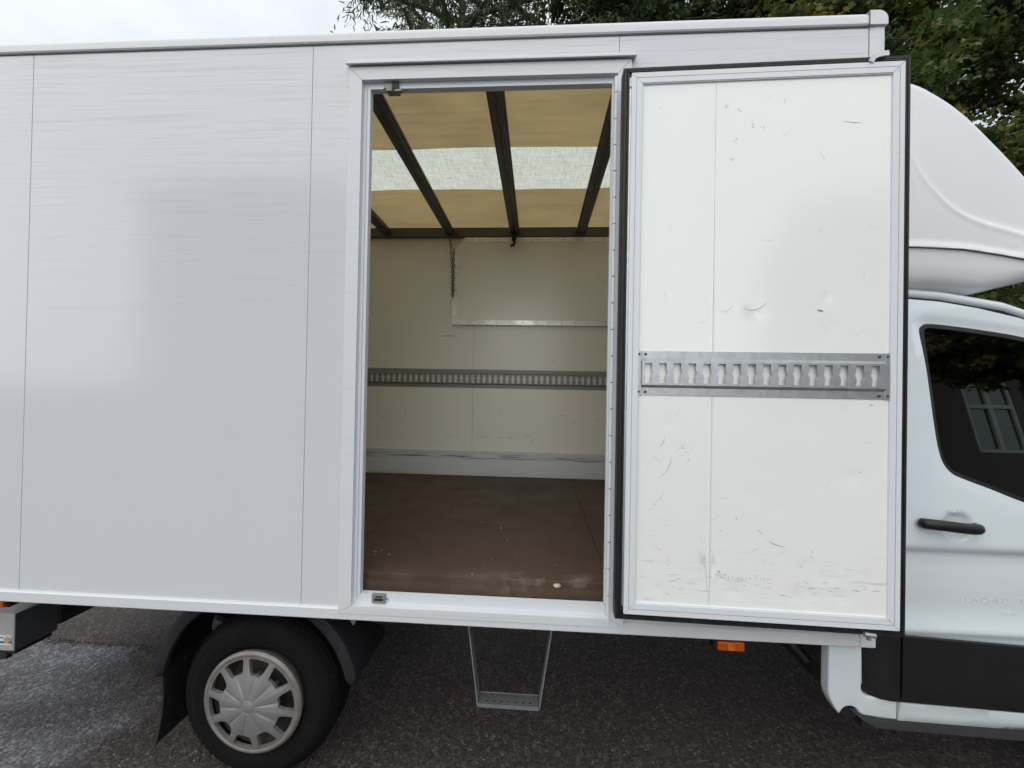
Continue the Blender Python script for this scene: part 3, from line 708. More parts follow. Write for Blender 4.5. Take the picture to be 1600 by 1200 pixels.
# ---------------- running gear
WX, WY, WZ, WR = -1.206, .115, .355, .355
def make_wheel():
    c = (0, 0, 0)
    # steel wheel behind the cover (the part), tyre and cover are its pieces; y = 0 is the outer sidewall
    mb = MB().lathe([(.0, .075), (.07, .075), (.085, .06), (.12, .065), (.165, .085), (.185, .06), (.205, .035), (.213, .030), (.213, .20), (.20, .20), (.19, .12), (.0, .12)], c, 48)
    whl = mb.build('wheel', M['steel'], None, auto=40)
    prof = [(.205, .05), (.212, .028), (.222, .016), (.236, .010), (.262, .003), (.285, .000), (.305, .003), (.322, .012), (.338, .028), (.347, .045), (.352, .058)]
    for y in (.085, .088, .113, .116, .141, .144):        # tread grooves
        prof.append((.354, y)) if False else None
    prof += [(.355, .062), (.355, .082), (.347, .084), (.347, .092), (.355, .094), (.355, .112), (.347, .114), (.347, .122), (.355, .124), (.355, .142), (.347, .144), (.347, .152), (.355, .154), (.355, .172), (.350, .180), (.335, .205), (.29, .225), (.21, .215)]
    ty = MB().lathe(prof, c, 72)
    # raised ring and lettering blocks moulded on the sidewall
    for k_ in range(72):
        a = 2 * math.pi * k_ / 72
        for (ra, rb, ya) in ((.335, .352, .030),):
            pts = []
            for (rr, aa) in ((ra, a), (rb, a), (rb, a + .05), (ra, a + .05)):
                yb = .024 + (rr - .335) * 1.55
                pts.append((rr * math.cos(aa), yb - .004, rr * math.sin(aa)))
            ptsb = [(p[0] * .985, p[1] + .02, p[2] * .985) for p in pts]
            ty.add(pts + ptsb, [(0, 1, 2, 3), (7, 6, 5, 4), (0, 4, 5, 1), (1, 5, 6, 2), (2, 6, 7, 3), (3, 7, 4, 0)])
    sub(ty, 'tyre', M['tyre'], whl, auto=35)
    sub(MB().lathe([(.268, .0035), (.270, .0005), (.273, .0005), (.275, .0035)], c, 72).lathe([(.300, .0035), (.302, .001), (.304, .001), (.306, .0045)], c, 72), 'sidewall_ring', M['tyre'], whl, smooth=True)
    # cover with ten windows
    RC = .221
    S_ = [-1, -.86, -.72, -.6, -.3, 0, .3, .6, .72, .86]
    RR = [.024, .045, .07, .095, .115, .128, .136, .150, .170, .186, .192, .199, .204, .211, .217, .221]
    def da(r_): return float(np.interp(r_, [.10, .128, .136, .150, .186, .192], [5.0, 8.0, 10.5, 12.4, 14.0, 13.0]))
    v = []; idx = {}
    for i, r_ in enumerate(RR):
        for k_ in range(10):
            for j, s__ in enumerate(S_):
                a = abs(s__); ang = (a / .6 * da(r_)) if a <= .6 else da(r_) + (a - .6) / .4 * (18 - da(r_))
                t = R(8 + 36 * k_ + math.copysign(ang, s__)); idx[(i, k_, j)] = len(v)
                h = -.022 - .020 * max(0, 1 - (r_ / .16) ** 2)
                if r_ > .15: h += .012 * ((r_ - .15) / .07) ** 2
                if .03 < r_ < .2: h -= .0055 * (a - .5) * min(1, (r_ - .03) / .04) * (1 if r_ < .15 else max(0, (.2 - r_) / .05))
                if r_ > .198: h -= .006 * math.sin(math.pi * min(1, (r_ - .198) / .023))
                pass
                v.append((r_ * math.cos(t), h, r_ * math.sin(t)))
    nj = len(S_); F = []
    for i in range(len(RR) - 1):
        for k_ in range(10):
            for j in range(nj):
                lo = .128 if k_ % 2 == 0 else .136
                if lo - 1e-6 <= RR[i] < .191 and 3 <= j <= 6: continue
                j2, k2 = (j + 1, k_) if j + 1 < nj else (0, (k_ + 1) % 10)
                F.append((idx[(i, k_, j)], idx[(i + 1, k_, j)], idx[(i + 1, k2, j2)], idx[(i, k2, j2)]))
    n0 = len(v); ed = {}
    for q in F:
        for c_, d_ in zip(q, q[1:] + q[:1]): ed[(c_, d_)] = 1
    cp = MB().add(v + [(x * .99, y + .016, z_ * .99) for x, y, z_ in v], F + [tuple(i + n0 for i in q)[::-1] for q in F] + [(c_, d_, d_ + n0, c_ + n0) for (c_, d_) in ed if (d_, c_) not in ed])
    sub(cp, 'hubcap', M['hubcap'], whl, auto=9)
    sub(MB().lathe([(0, -.0445), (.018, -.044), (.024, -.0415), (.026, -.034)], c, 28), 'hub_badge', M['hubcap'], whl, auto=40)
    sub(MB().lathe([(.026, -.039), (.028, -.0425), (.0305, -.040), (.0305, -.032)], c, 28), 'hub_ring', M['hubcap'], whl, auto=40)
    sub(MB().lathe([(.0, .09), (.17, .09), (.17, .10), (0, .10)], c, 32), 'brake_disc', M['rust'], whl)
    for k_ in range(5):
        a = R(72 * k_ + 30)
        sub(MB().lathe([(0, .028), (.010, .030), (.0125, .034), (.0125, .07)], (.075 * math.cos(a), 0, .075 * math.sin(a)), 6), 'wheel_nut', M['galv_dark'], whl)
    return whl
wheel = make_wheel()
P(wheel); wheel.location = (WX, WY, WZ)
def copy_part(o, loc, rotz=0):
    c = o.copy(); col.objects.link(c); c.location = loc; c.rotation_euler = (0, 0, rotz)
    for ch_ in list(o.children):
        d_ = ch_.copy(); col.objects.link(d_); d_.parent = c
    return c
copy_part(wheel, (WX, 1.93, WZ), math.pi)
FWX = 2.64
copy_part(wheel, (FWX, .135, WZ)); copy_part(wheel, (FWX, 1.91, WZ), math.pi)
# arch over the rear wheel
ar = MB(); prof2 = []
angs = np.concatenate([R(8) + np.array([0, .012, .03, .055, .09]), np.linspace(R(16), R(166), 34), R(174) - np.array([.09, .055, .03, .012, 0])])
v = []; n_ = 0
for a in angs:
    k_ = 1.0 + .05 * max(0, math.cos(a)) ** 2
    ro, ri = .452 * k_, .398 * k_
    e_ = min(1, (min(a - R(8), R(174) - a) + .004) / .085); sh = (ro - ri) / 2 * (1 - math.sqrt(1 - (1 - e_) ** 2)); ro -= sh; ri += sh
    for (rr, y) in ((ri, .085), (ri + .004, .078), ((ri + ro) / 2, .070), (ro - .004, .078), (ro, .09), (ro, .40), (ro - .004, .40), (ro - .005, .11), (ri + .004, .11)):
        v.append((WX + .01 + rr * math.cos(a), y, WZ + .06 + rr * math.sin(a)))
m_ = 9; f = []
for i in range(len(angs) - 1):
    for j in range(m_): f.append((i * m_ + j, i * m_ + (j + 1) % m_, (i + 1) * m_ + (j + 1) % m_, (i + 1) * m_ + j))
f += [tuple(range(m_)), tuple(range((len(angs) - 1) * m_, len(angs) * m_))[::-1]]
ar.add(v, f); part(ar, 'wheel_arch', M['fender'], auto=40)
# mud flap: thin sheet across the truck, slightly curved
fl = MB(); v = []
for i in range(9):
    t = i / 8; zz_ = .50 - t * .345; xx = -1.608 - .028 * t + .012 * math.sin(t * 3)
    for (y, dx) in ((.085, 0), (.33, 0), (.33, .006), (.085, .006)): v.append((xx + dx, y + .012 * math.sin(t * 2.6) * (y < .2), zz_ + (.0 if y < .2 else .0)))
fl.add(v, [(i * 4 + j, i * 4 + (j + 1) % 4, (i + 1) * 4 + (j + 1) % 4, (i + 1) * 4 + j) for i in range(8) for j in range(4)] + [(0, 1, 2, 3), (35, 34, 33, 32)])
part(fl, 'mud_flap', M['rubber'])
part(MB().tube([(-1.50, .10, .752), (-1.50, .17, .752)], .024, 14), 'arch_bolt', M['fender'], auto=40)
# chassis
for y in (.52, 1.46): part(MB().box(XR + .1, 3.0, y, y + .07, .56, .70), 'chassis_rail', M['chassis'])
for x in (-2.6, -1.9, -.55, .1, .75): part(MB().box(x, x + .06, .45, 1.98, .70, .80), 'floor_bearer', M['chassis'])
part(MB().box(XR + .02, XF - .05, .075, 1.98, .80, .895), 'floor_frame', M['chassis'])
part(MB().tube([(WX, .3, WZ), (WX, 1.75, WZ)], .055, 14).lathe([(0, -.13), (.1, -.11), (.15, 0), (.1, .11), (0, .13)], (WX, 1.02, WZ), 20), 'axle', M['chassis'], auto=40)
part(MB().tube([(FWX, .3, WZ), (FWX, 1.75, WZ)], .045, 12), 'axle', M['chassis'], auto=40)
part(MB().tube([(WX + .1, 1.02, WZ), (2.3, 1.02, .45)], .04, 12), 'prop_shaft', M['chassis'], auto=40)
part(MB().box(-.1, .85, 1.52, 1.9, .34, .64, .03), 'fuel_tank', M['chassis'])
for y in (.42, 1.56): part(MB().prism([(WX - .75, .62), (WX - .3, .47), (WX, .44), (WX + .3, .47), (WX + .75, .62), (WX + .75, .64), (WX + .3, .50), (WX, .475), (WX - .3, .50), (WX - .75, .64)], 'y', y, y + .06), 'leaf_spring', M['chassis'])
part(MB().box(-.43, -.355, .20, .26, .655, .80, .008), 'hanger_bracket', M['chassis'])
part(MB().tube(smooth_open([(-.86, .22, .70), (-.68, .21, .665), (-.50, .21, .69), (-.40, .22, .67)], 5), .006, 6), 'cable', M['chassis'])
part(MB().prism([(-.80, .745), (-.745, .745), (-.772, .70)], 'y', .12, .14), 'hanger_bracket', M['galv_dark'])
part(MB().tube(smooth_open([(.60, .10, .765), (.66, .12, .755), (.74, .10, .765)], 5), .005, 6), 'cable', M['chassis'])
part(MB().tube(smooth_open([(.98, .22, .76), (1.06, .2, .715), (1.14, .16, .63)], 5), .012, 8), 'cable', M['chassis'])
# tail lift housing under the rear with its sticker
lift = part(MB().box(-3.05, -2.595, .30, .488, .372, .558, .004), 'tail_lift_housing', M['lift'])
sub(MB().box(-2.5948, -2.592, .303, .486, .374, .556), 'housing_shade_plate', M['plastic_grey'], lift)  # added dark plate, the shade on this face put into its colour
sub(MB().box(-2.73, -2.606, .2972, .2994, .402, .45), 'sticker', M['st_white'], lift)
sub(MB().box(-2.73, -2.604, .2955, .2970, .412, .4215), 'sticker_stripe', M['st_blue'], lift)
sub(MB().box(-2.73, -2.648, .2955, .2970, .4365, .4415), 'sticker_stripe', M['st_blue'], lift)
sub(MB().lathe([(0, -.003), (.0165, -.003), (.0165, 0)], (-2.626, .2969, .429), 28), 'sticker_emblem', M['st_gold'], lift)
sub(MB().lathe([(.006, -.004), (.012, -.004), (.012, -.002)], (-2.626, .2969, .429), 24), 'emblem_ring', M['crumb'], lift)
part(MB().box(-3.0, -2.60, .31, .47, .350, .370, .003).box(-2.68, -2.64, .305, .33, .325, .352, .003), 'lift_bumper', M['rubber'])
part(MB().box(-2.92, -2.585, .49, 1.56, .395, .53, .01).box(-2.7, -2.45, .50, 1.5, .53, .70, .01), 'lift_beam', M['chassis'])
part(MB().tube([(-2.40, .62, .62), (-2.62, .62, .45)], .03, 10).tube([(-2.42, .62, .60), (-2.30, .62, .66)], .02, 10), 'lift_ram', M['chassis'], auto=40)
part(MB().tube([(-2.505, .735, .445), (-2.49, .86, .448)], .008, 8), 'ram_rod', M['alu'], auto=40)
# amber side markers under the skirt
def marker(x0, x1, z0, z1):
    b = part(MB().box(x0 - .012, x1 + .012, .025, .065, z0 - .003, .80, .003), 'side_marker', M['plastic'])
    sub(MB().box(x0, x1, .012, .03, z0, z1, .004), 'marker_lens', M['amber_dark'], b)
    d_ = (x1 - x0)
    sub(MB().box(x0 + d_ * .36, x0 + d_ * .63, .0095, .0125, z0 + .003, z1 - .003, .001), 'reflector', M['amber'], b)
marker(.714, .814, .745, .779)
marker(-2.345, -2.262, .757, .785)
# folding step
def bar4(a, b, half_y, th):
    stp = MB()
    a, b = Vector(a), Vector(b); t = (b - a).normalized(); n_ = Vector((-t.z, 0, t.x)) * th
    v = []
    for p in (a, b):
        for sy in (-1, 1):
            for sn in (-1, 1): v.append(p + Vector((0, sy * half_y, 0)) + n_ * sn)
    stp.add(v, [(0, 1, 3, 2), (4, 6, 7, 5), (0, 4, 5, 1), (2, 3, 7, 6), (0, 2, 6, 4), (1, 5, 7, 3)])
    return stp
hl = []
for i in range(7):
    for j in range(2):
        cx, cy = -.178 + i * .0292, .062 + j * .032
        hl.append([(cx + .0065 * math.cos(t), cy + .0065 * math.sin(t)) for t in np.linspace(0, 2 * math.pi, 10, endpoint=False)])
td = sheet([(-.212, .044), (.030, .044), (.030, .106), (-.212, .106)], hl, 0, flat(0), .003)
td.v = [(x, z_, .462 - y) for (x, y, z_) in td.v]
td.box(-.212, .030, .0415, .0445, .447, .4625).box(-.212, .030, .1055, .108, .447, .4625)
step = part(td, 'step', M['galv'])
for q in (bar4((-.262, .075, .795), (-.2155, .075, .445), .028, .0025), bar4((.082, .075, .795), (.0335, .075, .445), .028, .0025)): sub(q, 'step_arm', M['galv'], step)

# ================================================================== cab
prof_z = [(.40, .100), (.50, .075), (.58, .062), (.80, .058), (.822, .055), (.84, .040), (.87, .049), (.90, .0555), (.93, .0575), (.97, .0558), (1.00, .0542), (1.06, .0545), (1.10, .0575), (1.135, .0565), (1.160, .0385), (1.168, .036), (1.20, .038), (1.30, .046), (1.36, .053), (1.42, .061), (1.60, .088), (1.80, .118), (2.0, .150), (2.10, .170), (2.2, .20)]
pz_ = [p[0] for p in prof_z]; py_ = [p[1] for p in prof_z]
def side_y(x, z):
    y = float(np.interp(z, pz_, py_))
    if x > 2.6: y += .16 * ((x - 2.6) / .8) ** 2
    return y
# window outline
win = [(1.565, 2.000), (1.580, 2.026), (1.611, 2.034), (1.715, 2.023), (1.833, 2.005), (1.95, 1.983), (2.16, 1.925), (2.36, 1.80), (2.52, 1.60), (2.56, 1.44), (2.50, 1.28), (2.30, 1.235), (2.08, 1.265), (1.848, 1.342), (1.74, 1.385), (1.652, 1.418), (1.606, 1.440), (1.579, 1.478), (1.568, 1.535), (1.5645, 1.62), (1.564, 1.75), (1.564, 1.90)]
win = smooth_closed(win, 4)
wc = np.mean(np.array(win), axis=0)
def offset(poly, d):
    n = len(poly); out = []
    for i in range(n):
        a = np.array(poly[i - 1]); b = np.array(poly[(i + 1) % n]); t = (b - a) / (np.linalg.norm(b - a) + 1e-9); nn = np.array([t[1], -t[0]])
        p = np.array(poly[i])
        if np.dot(nn, p - wc) < 0: nn = -nn
        out.append(tuple(p + nn * d))
    return out
def dist_poly(poly):
    A = np.array(poly); B = np.roll(A, -1, axis=0)
    def f(x, z):
        p = np.array([x, z]); ab = B - A; t = np.clip(((p - A) * ab).sum(1) / ((ab ** 2).sum(1) + 1e-12), 0, 1)
        return float(np.sqrt((((A + ab * t[:, None]) - p) ** 2).sum(1).min()))
    return f
dw = dist_poly(win)
CUPX, CUPZ = 1.606, 1.244
def door_y(x, z):
    y = side_y(x, z)
    if z > 1.2:
        d = dw(x, z)
        top = .25 + .75 * min(1, max(0, (z - 1.86) / .15))
        if d < .034: y += .013 * top * (1 - d / .034) ** .7
    q = ((x - CUPX) / .053) ** 2 + ((z - CUPZ) / .052) ** 2
    if q < 1.0: y += .020 * (1 - q) ** .40
    return y
dtop = lambda x: float(np.interp(x, [1.3, 1.45, 1.66, 1.90, 2.12, 2.4, 2.62, 2.75], [2.155, 2.148, 2.128, 2.080, 1.99, 1.82, 1.61, 1.44]))
d_out = [(1.392, .814), (2.02, .790), (2.10, .79), (2.10, .95), (2.30, 1.10), (2.62, 1.14), (2.66, 1.38)] + [(x, dtop(x)) for x in (2.60, 2.45, 2.3, 2.12, 1.95, 1.8, 1.66, 1.55, 1.45, 1.392)]
cdoor = part(sheet(d_out, [win], .0125, door_y, .012, .02), 'cab_door', M['cab'], auto=50)
# black rubber round the glass, then the pane
wi = offset(win, -.017); wi2 = offset(win, -.012)
sub(sheet(win, [wi], 0, lambda x, z: side_y(x, z) + .010, .012), 'window_seal', M['rubber'], cdoor)
sub(sheet(offset(win, -.004), [], .04, lambda x, z: side_y(x, z) + .020, .004), 'window_pane', M['glass'], cdoor, auto=60)
# handle
hpts = [(1.468, .030, 1.2575), (1.471, .016, 1.2575), (1.505, .002, 1.2570), (1.555, -.006, 1.2535), (1.605, -.008, 1.2495), (1.635, -.002, 1.2470), (1.650, .010, 1.2462), (1.655, .030, 1.246)]
hm = MB(); hs = smooth_open(hpts, 4); rad_ = [.0195 * (1 if 2 < i < len(hs) - 4 else .93) for i in range(len(hs))]
hm.tube(hs, rad_, 12); hm.v = [(x, y * .8 + .006, z_) for x, y, z_ in hm.v]
sub(hm, 'door_handle', M['plastic'], cdoor, smooth=True)
# ghost of removed lettering
def text_on(body, size, x, z):
    o = curve_mesh('lettering', body, size, M['ghost'], cdoor, (0, 0, 0), (0, 0, 0))
    me = o.data
    for v_ in me.vertices:
        X, Z_ = x + v_.co.x, z + v_.co.y; y = door_y(X, Z_) - .0008 - (.0005 if v_.co.z > 0 else 0); v_.co = (X, y, Z_)
    me.update()
text_on('SUNDHED', .034, 1.627, .957)
text_on('Rami', .028, 1.774, .912)
text_on('T', .034, 1.838, .957)
# body: roof edge above the door, rear quarter, sill, front wing, roof, windscreen, bonnet, nose
rtop = lambda x: dtop(x) + .040
body = MB()
xs_ = [1.305, 1.38, 1.45, 1.55, 1.66, 1.78, 1.90, 2.0, 2.12]
ring = []
for x in xs_:
    zt_ = rtop(x); r_ = []
    y0 = side_y(x, zt_ - .02)
    pts = [(y0 + .004, zt_ - .030), (y0 - .006, zt_ - .027), (y0 - .008, zt_ - .008), (y0 + .006, zt_ + .006), (y0 + .05, zt_ + .018), (y0 + .2, zt_ + .032), (1.02, zt_ + .045)]
    r_ = pts + [(2.04 - a, b) for a, b in pts[::-1][1:]]
    ring.append([(x, a, b) for a, b in r_])
k_ = len(ring[0]); body.add([p for r_ in ring for p in r_], [(i * k_ + j, i * k_ + j + 1, (i + 1) * k_ + j + 1, (i + 1) * k_ + j) for i in range(len(ring) - 1) for j in range(k_ - 1)])
part(body, 'cab_roof', M['cab'], smooth=True)
# dark gap filler behind door seams, roof side to sill
part(sheet([(1.31, .50), (2.10, .50), (2.10, .94), (2.64, 1.12), (2.68, 1.40), (2.44, 1.77), (2.12, 1.94), (1.66, 2.09), (1.31, 2.135)], [offset(win, .004)], .05, lambda x, z: side_y(x, z) + .034, .006, .06), 'door_aperture', M['plastic'])
part(sheet([(1.31, .83), (1.388, .828), (1.388, 2.128), (1.31, 2.142)], [], .03, side_y, .012, .03), 'door_pillar', M['cab'], auto=50)
# lower cladding: black band in two pieces, white L shaped corner, white sill, dark trim
lowy = lambda x, z: .036 + .012 * max(0, (.66 - z) / .1)
part(sheet([(1.402, .574), (2.03, .553), (2.03, .800), (1.402, .8245)], [], .03, lambda x, z: .030 + .010 * (z < .62) * ((.62 - z) / .06), .014, .03), 'door_cladding', M['plastic'], auto=50)
part(sheet(smooth_open([(1.396, .575), (1.33, .578)], 2) + [(1.300, .582), (1.282, .592), (1.272, .612), (1.268, .66), (1.268, .812), (1.3, .82), (1.396, .8245)], [], .03, lambda x, z: .034 + .05 * max(0, (1.36 - x) / .09) ** 2, .014, .03), 'pillar_cladding', M['plastic'], auto=50)
def bevel_prism(outline, y0, y1, bev):
    bm = bmesh.new(); f = bm.faces.new([bm.verts.new((x, y0, z)) for x, z in outline])
    r_ = bmesh.ops.extrude_face_region(bm, geom=[f]); nv_ = [v for v in r_['geom'] if isinstance(v, bmesh.types.BMVert)]
    for v in nv_: v.co.y = y1
    front = [e for e in bm.edges if all(abs(v.co.y - y0) < 1e-6 for v in e.verts)]
    bmesh.ops.bevel(bm, geom=front, offset=bev, segments=4, affect='EDGES', profile=.5, clamp_overlap=True)
    bmesh.ops.triangulate(bm, faces=[f for f in bm.faces if len(f.verts) > 4])
    bm.verts.index_update(); mb = MB().add([v.co for v in bm.verts], [[v.index for v in f.verts] for f in bm.faces]); bm.free(); return mb
Lc = [(1.398, .4975), (1.34, .502), (1.275, .507)] + [(1.226 + .034 * math.cos(t), .508 + .030 * math.sin(t)) for t in np.linspace(R(15), R(165), 9)] + [(1.186, .506), (1.168, .530), (1.150, .566), (1.145, .590), (1.145, .792), (1.267, .792), (1.267, .632)] + [(1.303 - .036 * math.cos(t), .614 - .036 * math.sin(t)) for t in np.linspace(0, R(90), 8)] + [(1.35, .576), (1.398, .5735)]
part(bevel_prism(Lc, .046, .088, .0075), 'sill_corner', M['cab'], auto=30)
part(sheet([(1.402, .495), (2.04, .472), (2.04, .549), (1.402, .570)], [], .02, lambda x, z: .042 + (.018 * ((.52 - z) / .04) ** 2 if z < .52 else 0) - (.006 if z > .56 else 0), .02, .03), 'sill', M['cab'], auto=50)
part(sheet([(1.240, .512), (1.32, .499), (1.396, .494), (2.04, .468), (2.04, .395), (1.42, .418), (1.365, .424), (1.31, .455)], [], .02, lambda x, z: .075 + .03 * max(0, (.47 - z) / .06), .02, .03), 'sill_trim', M['plastic_grey'], auto=50)
part(sheet([(1.196, .500), (1.196, .535), (1.226, .545), (1.254, .535), (1.275, .505), (1.27, .475), (1.24, .470)], [], 0, flat(.078), .05), 'jacking_pad', M['rubber'])
part(MB().box(1.31, 2.1, .10, 1.95, .42, .50), 'cab_floor', M['chassis'])
# front wing with wheel arch, mirrored far side
def arcpts(a0, a1, r_, n): return [(FWX + r_ * math.cos(t), WZ + .02 + r_ * math.sin(t)) for t in np.linspace(R(a0), R(a1), n)]
wing = [(2.045, .47), (2.045, .80), (2.108, .79), (2.108, .95), (2.31, 1.095), (2.63, 1.135), (2.68, 1.38), (2.80, 1.36), (3.05, 1.22), (3.30, 1.05), (3.38, .85), (3.38, .45), (FWX + .445, .45)] + arcpts(10, 165, .43, 16)
part(sheet(wing, [], .05, lambda x, z: side_y(x, max(z, .82)) + (.0 if z > .82 else .0), .012, .05), 'wing', M['cab'], auto=50)
far = [(1.31, .50), (2.0, .47)] + arcpts(165, 10, .43, 16) + [(3.38, .45), (3.38, .85), (3.30, 1.05), (3.05, 1.22), (2.80, 1.36), (2.62, 1.58), (2.40, 1.78), (2.12, 1.945), (1.90, 2.03), (1.66, 2.09), (1.31, 2.14)]
fm = sheet(far, [win], .06, side_y, .012, .06); fm.v = [(x, 2.04 - y, z_) for x, y, z_ in fm.v]
part(fm, 'cab_side', M['cab'], auto=50)
fg = sheet(offset(win, -.002), [], .06, lambda x, z: side_y(x, z) + .02, .004); fg.v = [(x, 2.04 - y, z_) for x, y, z_ in fg.v]
part(fg, 'window_pane', M['glass'], auto=60)
def across(pts, name, mat, inset=.0):
    mb = MB(); ny = 9; v = []
    for (x, z_) in pts:
        ya = side_y(x, z_) + inset
        for j in range(ny): v.append((x - .05 * math.sin(math.pi * j / (ny - 1)) * 0 + .06 * math.sin(math.pi * j / (ny - 1)), ya + (2.04 - 2 * ya) * j / (ny - 1), z_ + .02 * math.sin(math.pi * j / (ny - 1))))
    mb.add(v, [(i * ny + j, i * ny + j + 1, (i + 1) * ny + j + 1, (i + 1) * ny + j) for i in range(len(pts) - 1) for j in range(ny - 1)])
    return part(mb, name, mat, smooth=True)
across([(2.12, 1.972), (2.4, 1.80), (2.62, 1.60), (2.80, 1.38)], 'windscreen', M['glass'])
across([(2.80, 1.375), (3.05, 1.23), (3.28, 1.06)], 'bonnet', M['cab'])
across([(3.29, 1.05), (3.37, .85), (3.375, .62), (3.36, .40)], 'nose', M['plastic'])
part(MB().box(1.312, 1.34, .2, 1.84, .45, 2.12), 'cab_partition', M['seat'])
# seats, dashboard, steering wheel
def seat(yc):
    s = part(MB().box(1.50, 2.02, yc - .25, yc + .25, .86, 1.02, .04), 'seat', M['seat'])
    bk = MB().prism([(1.42, 1.0), (1.56, 1.0), (1.47, 1.62), (1.36, 1.62)], 'y', yc - .24, yc + .24)
    sub(bk, 'backrest', M['seat'], s); sub(MB().box(1.35, 1.45, yc - .13, yc + .13, 1.66, 1.84, .03), 'headrest', M['seat'], s)
    sub(MB().box(1.5, 1.95, yc - .22, yc + .22, .50, .86), 'seat_base', M['plastic'], s)
seat(.46); seat(1.50)
part(MB().prism([(2.30, .8), (2.34, 1.28), (2.45, 1.36), (2.78, 1.36), (2.78, .8)], 'y', .16, 1.88), 'dashboard', M['plastic_grey'])
ring_ = [(2.20 + .10 * math.sin(t), 1.50 + .19 * math.cos(t), 1.22 + .16 * math.sin(t)) for t in np.linspace(0, 2 * math.pi, 25)]
part(MB().tube(ring_, .014, 8, cap=False).tube([(2.20, 1.33, 1.22), (2.20, 1.67, 1.22)], .014, 8).tube([(2.2, 1.5, 1.22), (2.4, 1.5, 1.1)], .02, 8), 'steering_wheel', M['plastic'], smooth=True)
# door mirror
mr = part(MB().box(2.28, 2.40, -.22, -.02, 1.30, 1.66, .03), 'door_mirror', M['plastic'])
sub(MB().tube([(2.34, -.05, 1.40), (2.36, .08, 1.36)], .03, 8), 'mirror_arm', M['plastic'], mr)

# ---------------- wind deflector on the cab roof
ftop = smooth_open([(1.296, 3.170), (1.42, 3.135), (1.59, 3.075), (1.668, 3.030), (1.745, 2.974), (1.822, 2.903), (1.900, 2.820), (1.985, 2.730), (2.075, 2.628), (2.15, 2.50), (2.20, 2.40), (2.215, 2.29)], 5)
beadc = smooth_open([(1.43, 3.00), (1.48, 2.86), (1.518, 2.757), (1.548, 2.683), (1.582, 2.617), (1.626, 2.559), (1.672, 2.511), (1.722, 2.477), (1.797, 2.445), (1.885, 2.424), (1.972, 2.403), (2.19, 2.36)], 5)
def dense(c, n=25):
    c = np.array(c); return np.concatenate([c[i] + (c[i + 1] - c[i]) * np.linspace(0, 1, n, endpoint=False)[:, None] for i in range(len(c) - 1)] + [c[-1:]])
BX = dense(beadc)
def bead_d(x, z):
    d = np.hypot(BX[:, 0] - x, BX[:, 1] - z); i = int(d.argmin()); zb_ = float(np.interp(x, BX[:, 0], BX[:, 1]))
    return float(d[i]) * (1 if z > zb_ and x > 1.43 else -1)
FT = dense(ftop)
def fair_y(x, z):
    y = .138 + .06 * max(0, (x - 1.55) / .6) ** 2.0 + .05 * max(0, (z - 2.35) / .7) ** 1.3
    d = bead_d(x, z)
    y += .016 / (1 + math.exp(-d / .006)) if abs(d) < .08 else (.016 if d > 0 else 0)
    y -= .010 * math.exp(-(d / .012) ** 2)
    dt = float(np.hypot(FT[:, 0] - x, FT[:, 1] - z).min()); r_ = .045
    if dt < r_: y += r_ - math.sqrt(max(0, r_ * r_ - (r_ - dt) ** 2))
    zl_ = float(np.interp(x, [1.3, 1.506, 1.708, 1.951, 2.2], [2.342, 2.340, 2.331, 2.300, 2.265]))
    if z < zl_ + .026: y -= .014 * (1 - max(0, z - zl_ - .008) / .018)
    return y
fo = [(1.296, 2.342), (1.506, 2.340), (1.708, 2.331), (1.951, 2.300), (2.19, 2.266), (2.215, 2.29)] + ftop[::-1][1:]
fs = sheet(sample(fo, .012), [], .012, fair_y, .006)
nv = len(fs.v); fs.add([(x, 2.04 - y, z_) for x, y, z_ in fs.v], [tuple(q) for q in fs.f])
tv = []
for (x, z_) in ftop:
    y = fair_y(x, z_) - .0005
    for t in np.linspace(0, 1, 9):
        yy_ = y + (2.04 - 2 * y) * t; tv.append((x + .10 * math.sin(math.pi * t) * (z_ < 2.9), yy_, z_ + .03 * math.sin(math.pi * t)))
fs.add(tv, [(i * 9 + j, i * 9 + j + 1, (i + 1) * 9 + j + 1, (i + 1) * 9 + j) for i in range(len(ftop) - 1) for j in range(8)])
wd_ = part(fs, 'wind_deflector', M['fairing'], auto=55)
# lower tray of the deflector, rounded underside
v = []; sec = []
for x in (1.296, 1.45, 1.60, 1.72, 1.80, 1.86, 1.92, 2.0, 2.1, 2.19):
    drop = float(np.interp(x, [1.296, 1.6, 1.80, 1.89, 1.95, 2.19], [2.190, 2.184, 2.168, 2.184, 2.208, 2.262]))
    zt_ = float(np.interp(x, [1.296, 1.506, 1.708, 1.951, 2.19], [2.340, 2.338, 2.329, 2.298, 2.264]))
    y0 = .137 + .06 * max(0, (x - 1.55) / .6) ** 2
    pr = [(y0, zt_), (y0 + .000, zt_ - (zt_ - drop) * .40), (y0 + .006, zt_ - (zt_ - drop) * .70), (y0 + .022, zt_ - (zt_ - drop) * .90), (y0 + .06, drop), (y0 + .25, drop - .004)]
    sec.append([(x, a, b) for a, b in pr] + [(x, 2.04 - a, b) for a, b in pr[::-1]])
k_ = len(sec[0]); tm = MB().add([p for s_ in sec for p in s_], [(i * k_ + j, i * k_ + j + 1, (i + 1) * k_ + j + 1, (i + 1) * k_ + j) for i in range(len(sec) - 1) for j in range(k_ - 1)])
sub(tm, 'deflector_tray', M['fairing'], wd_, smooth=True).parent = wd_
sub(MB().prism([(1.30, 2.168), (1.90, 2.20), (1.80, 2.09), (1.60, 2.10), (1.30, 2.13)], 'y', .42, 1.62), 'deflector_foot', M['fairing'], wd_)

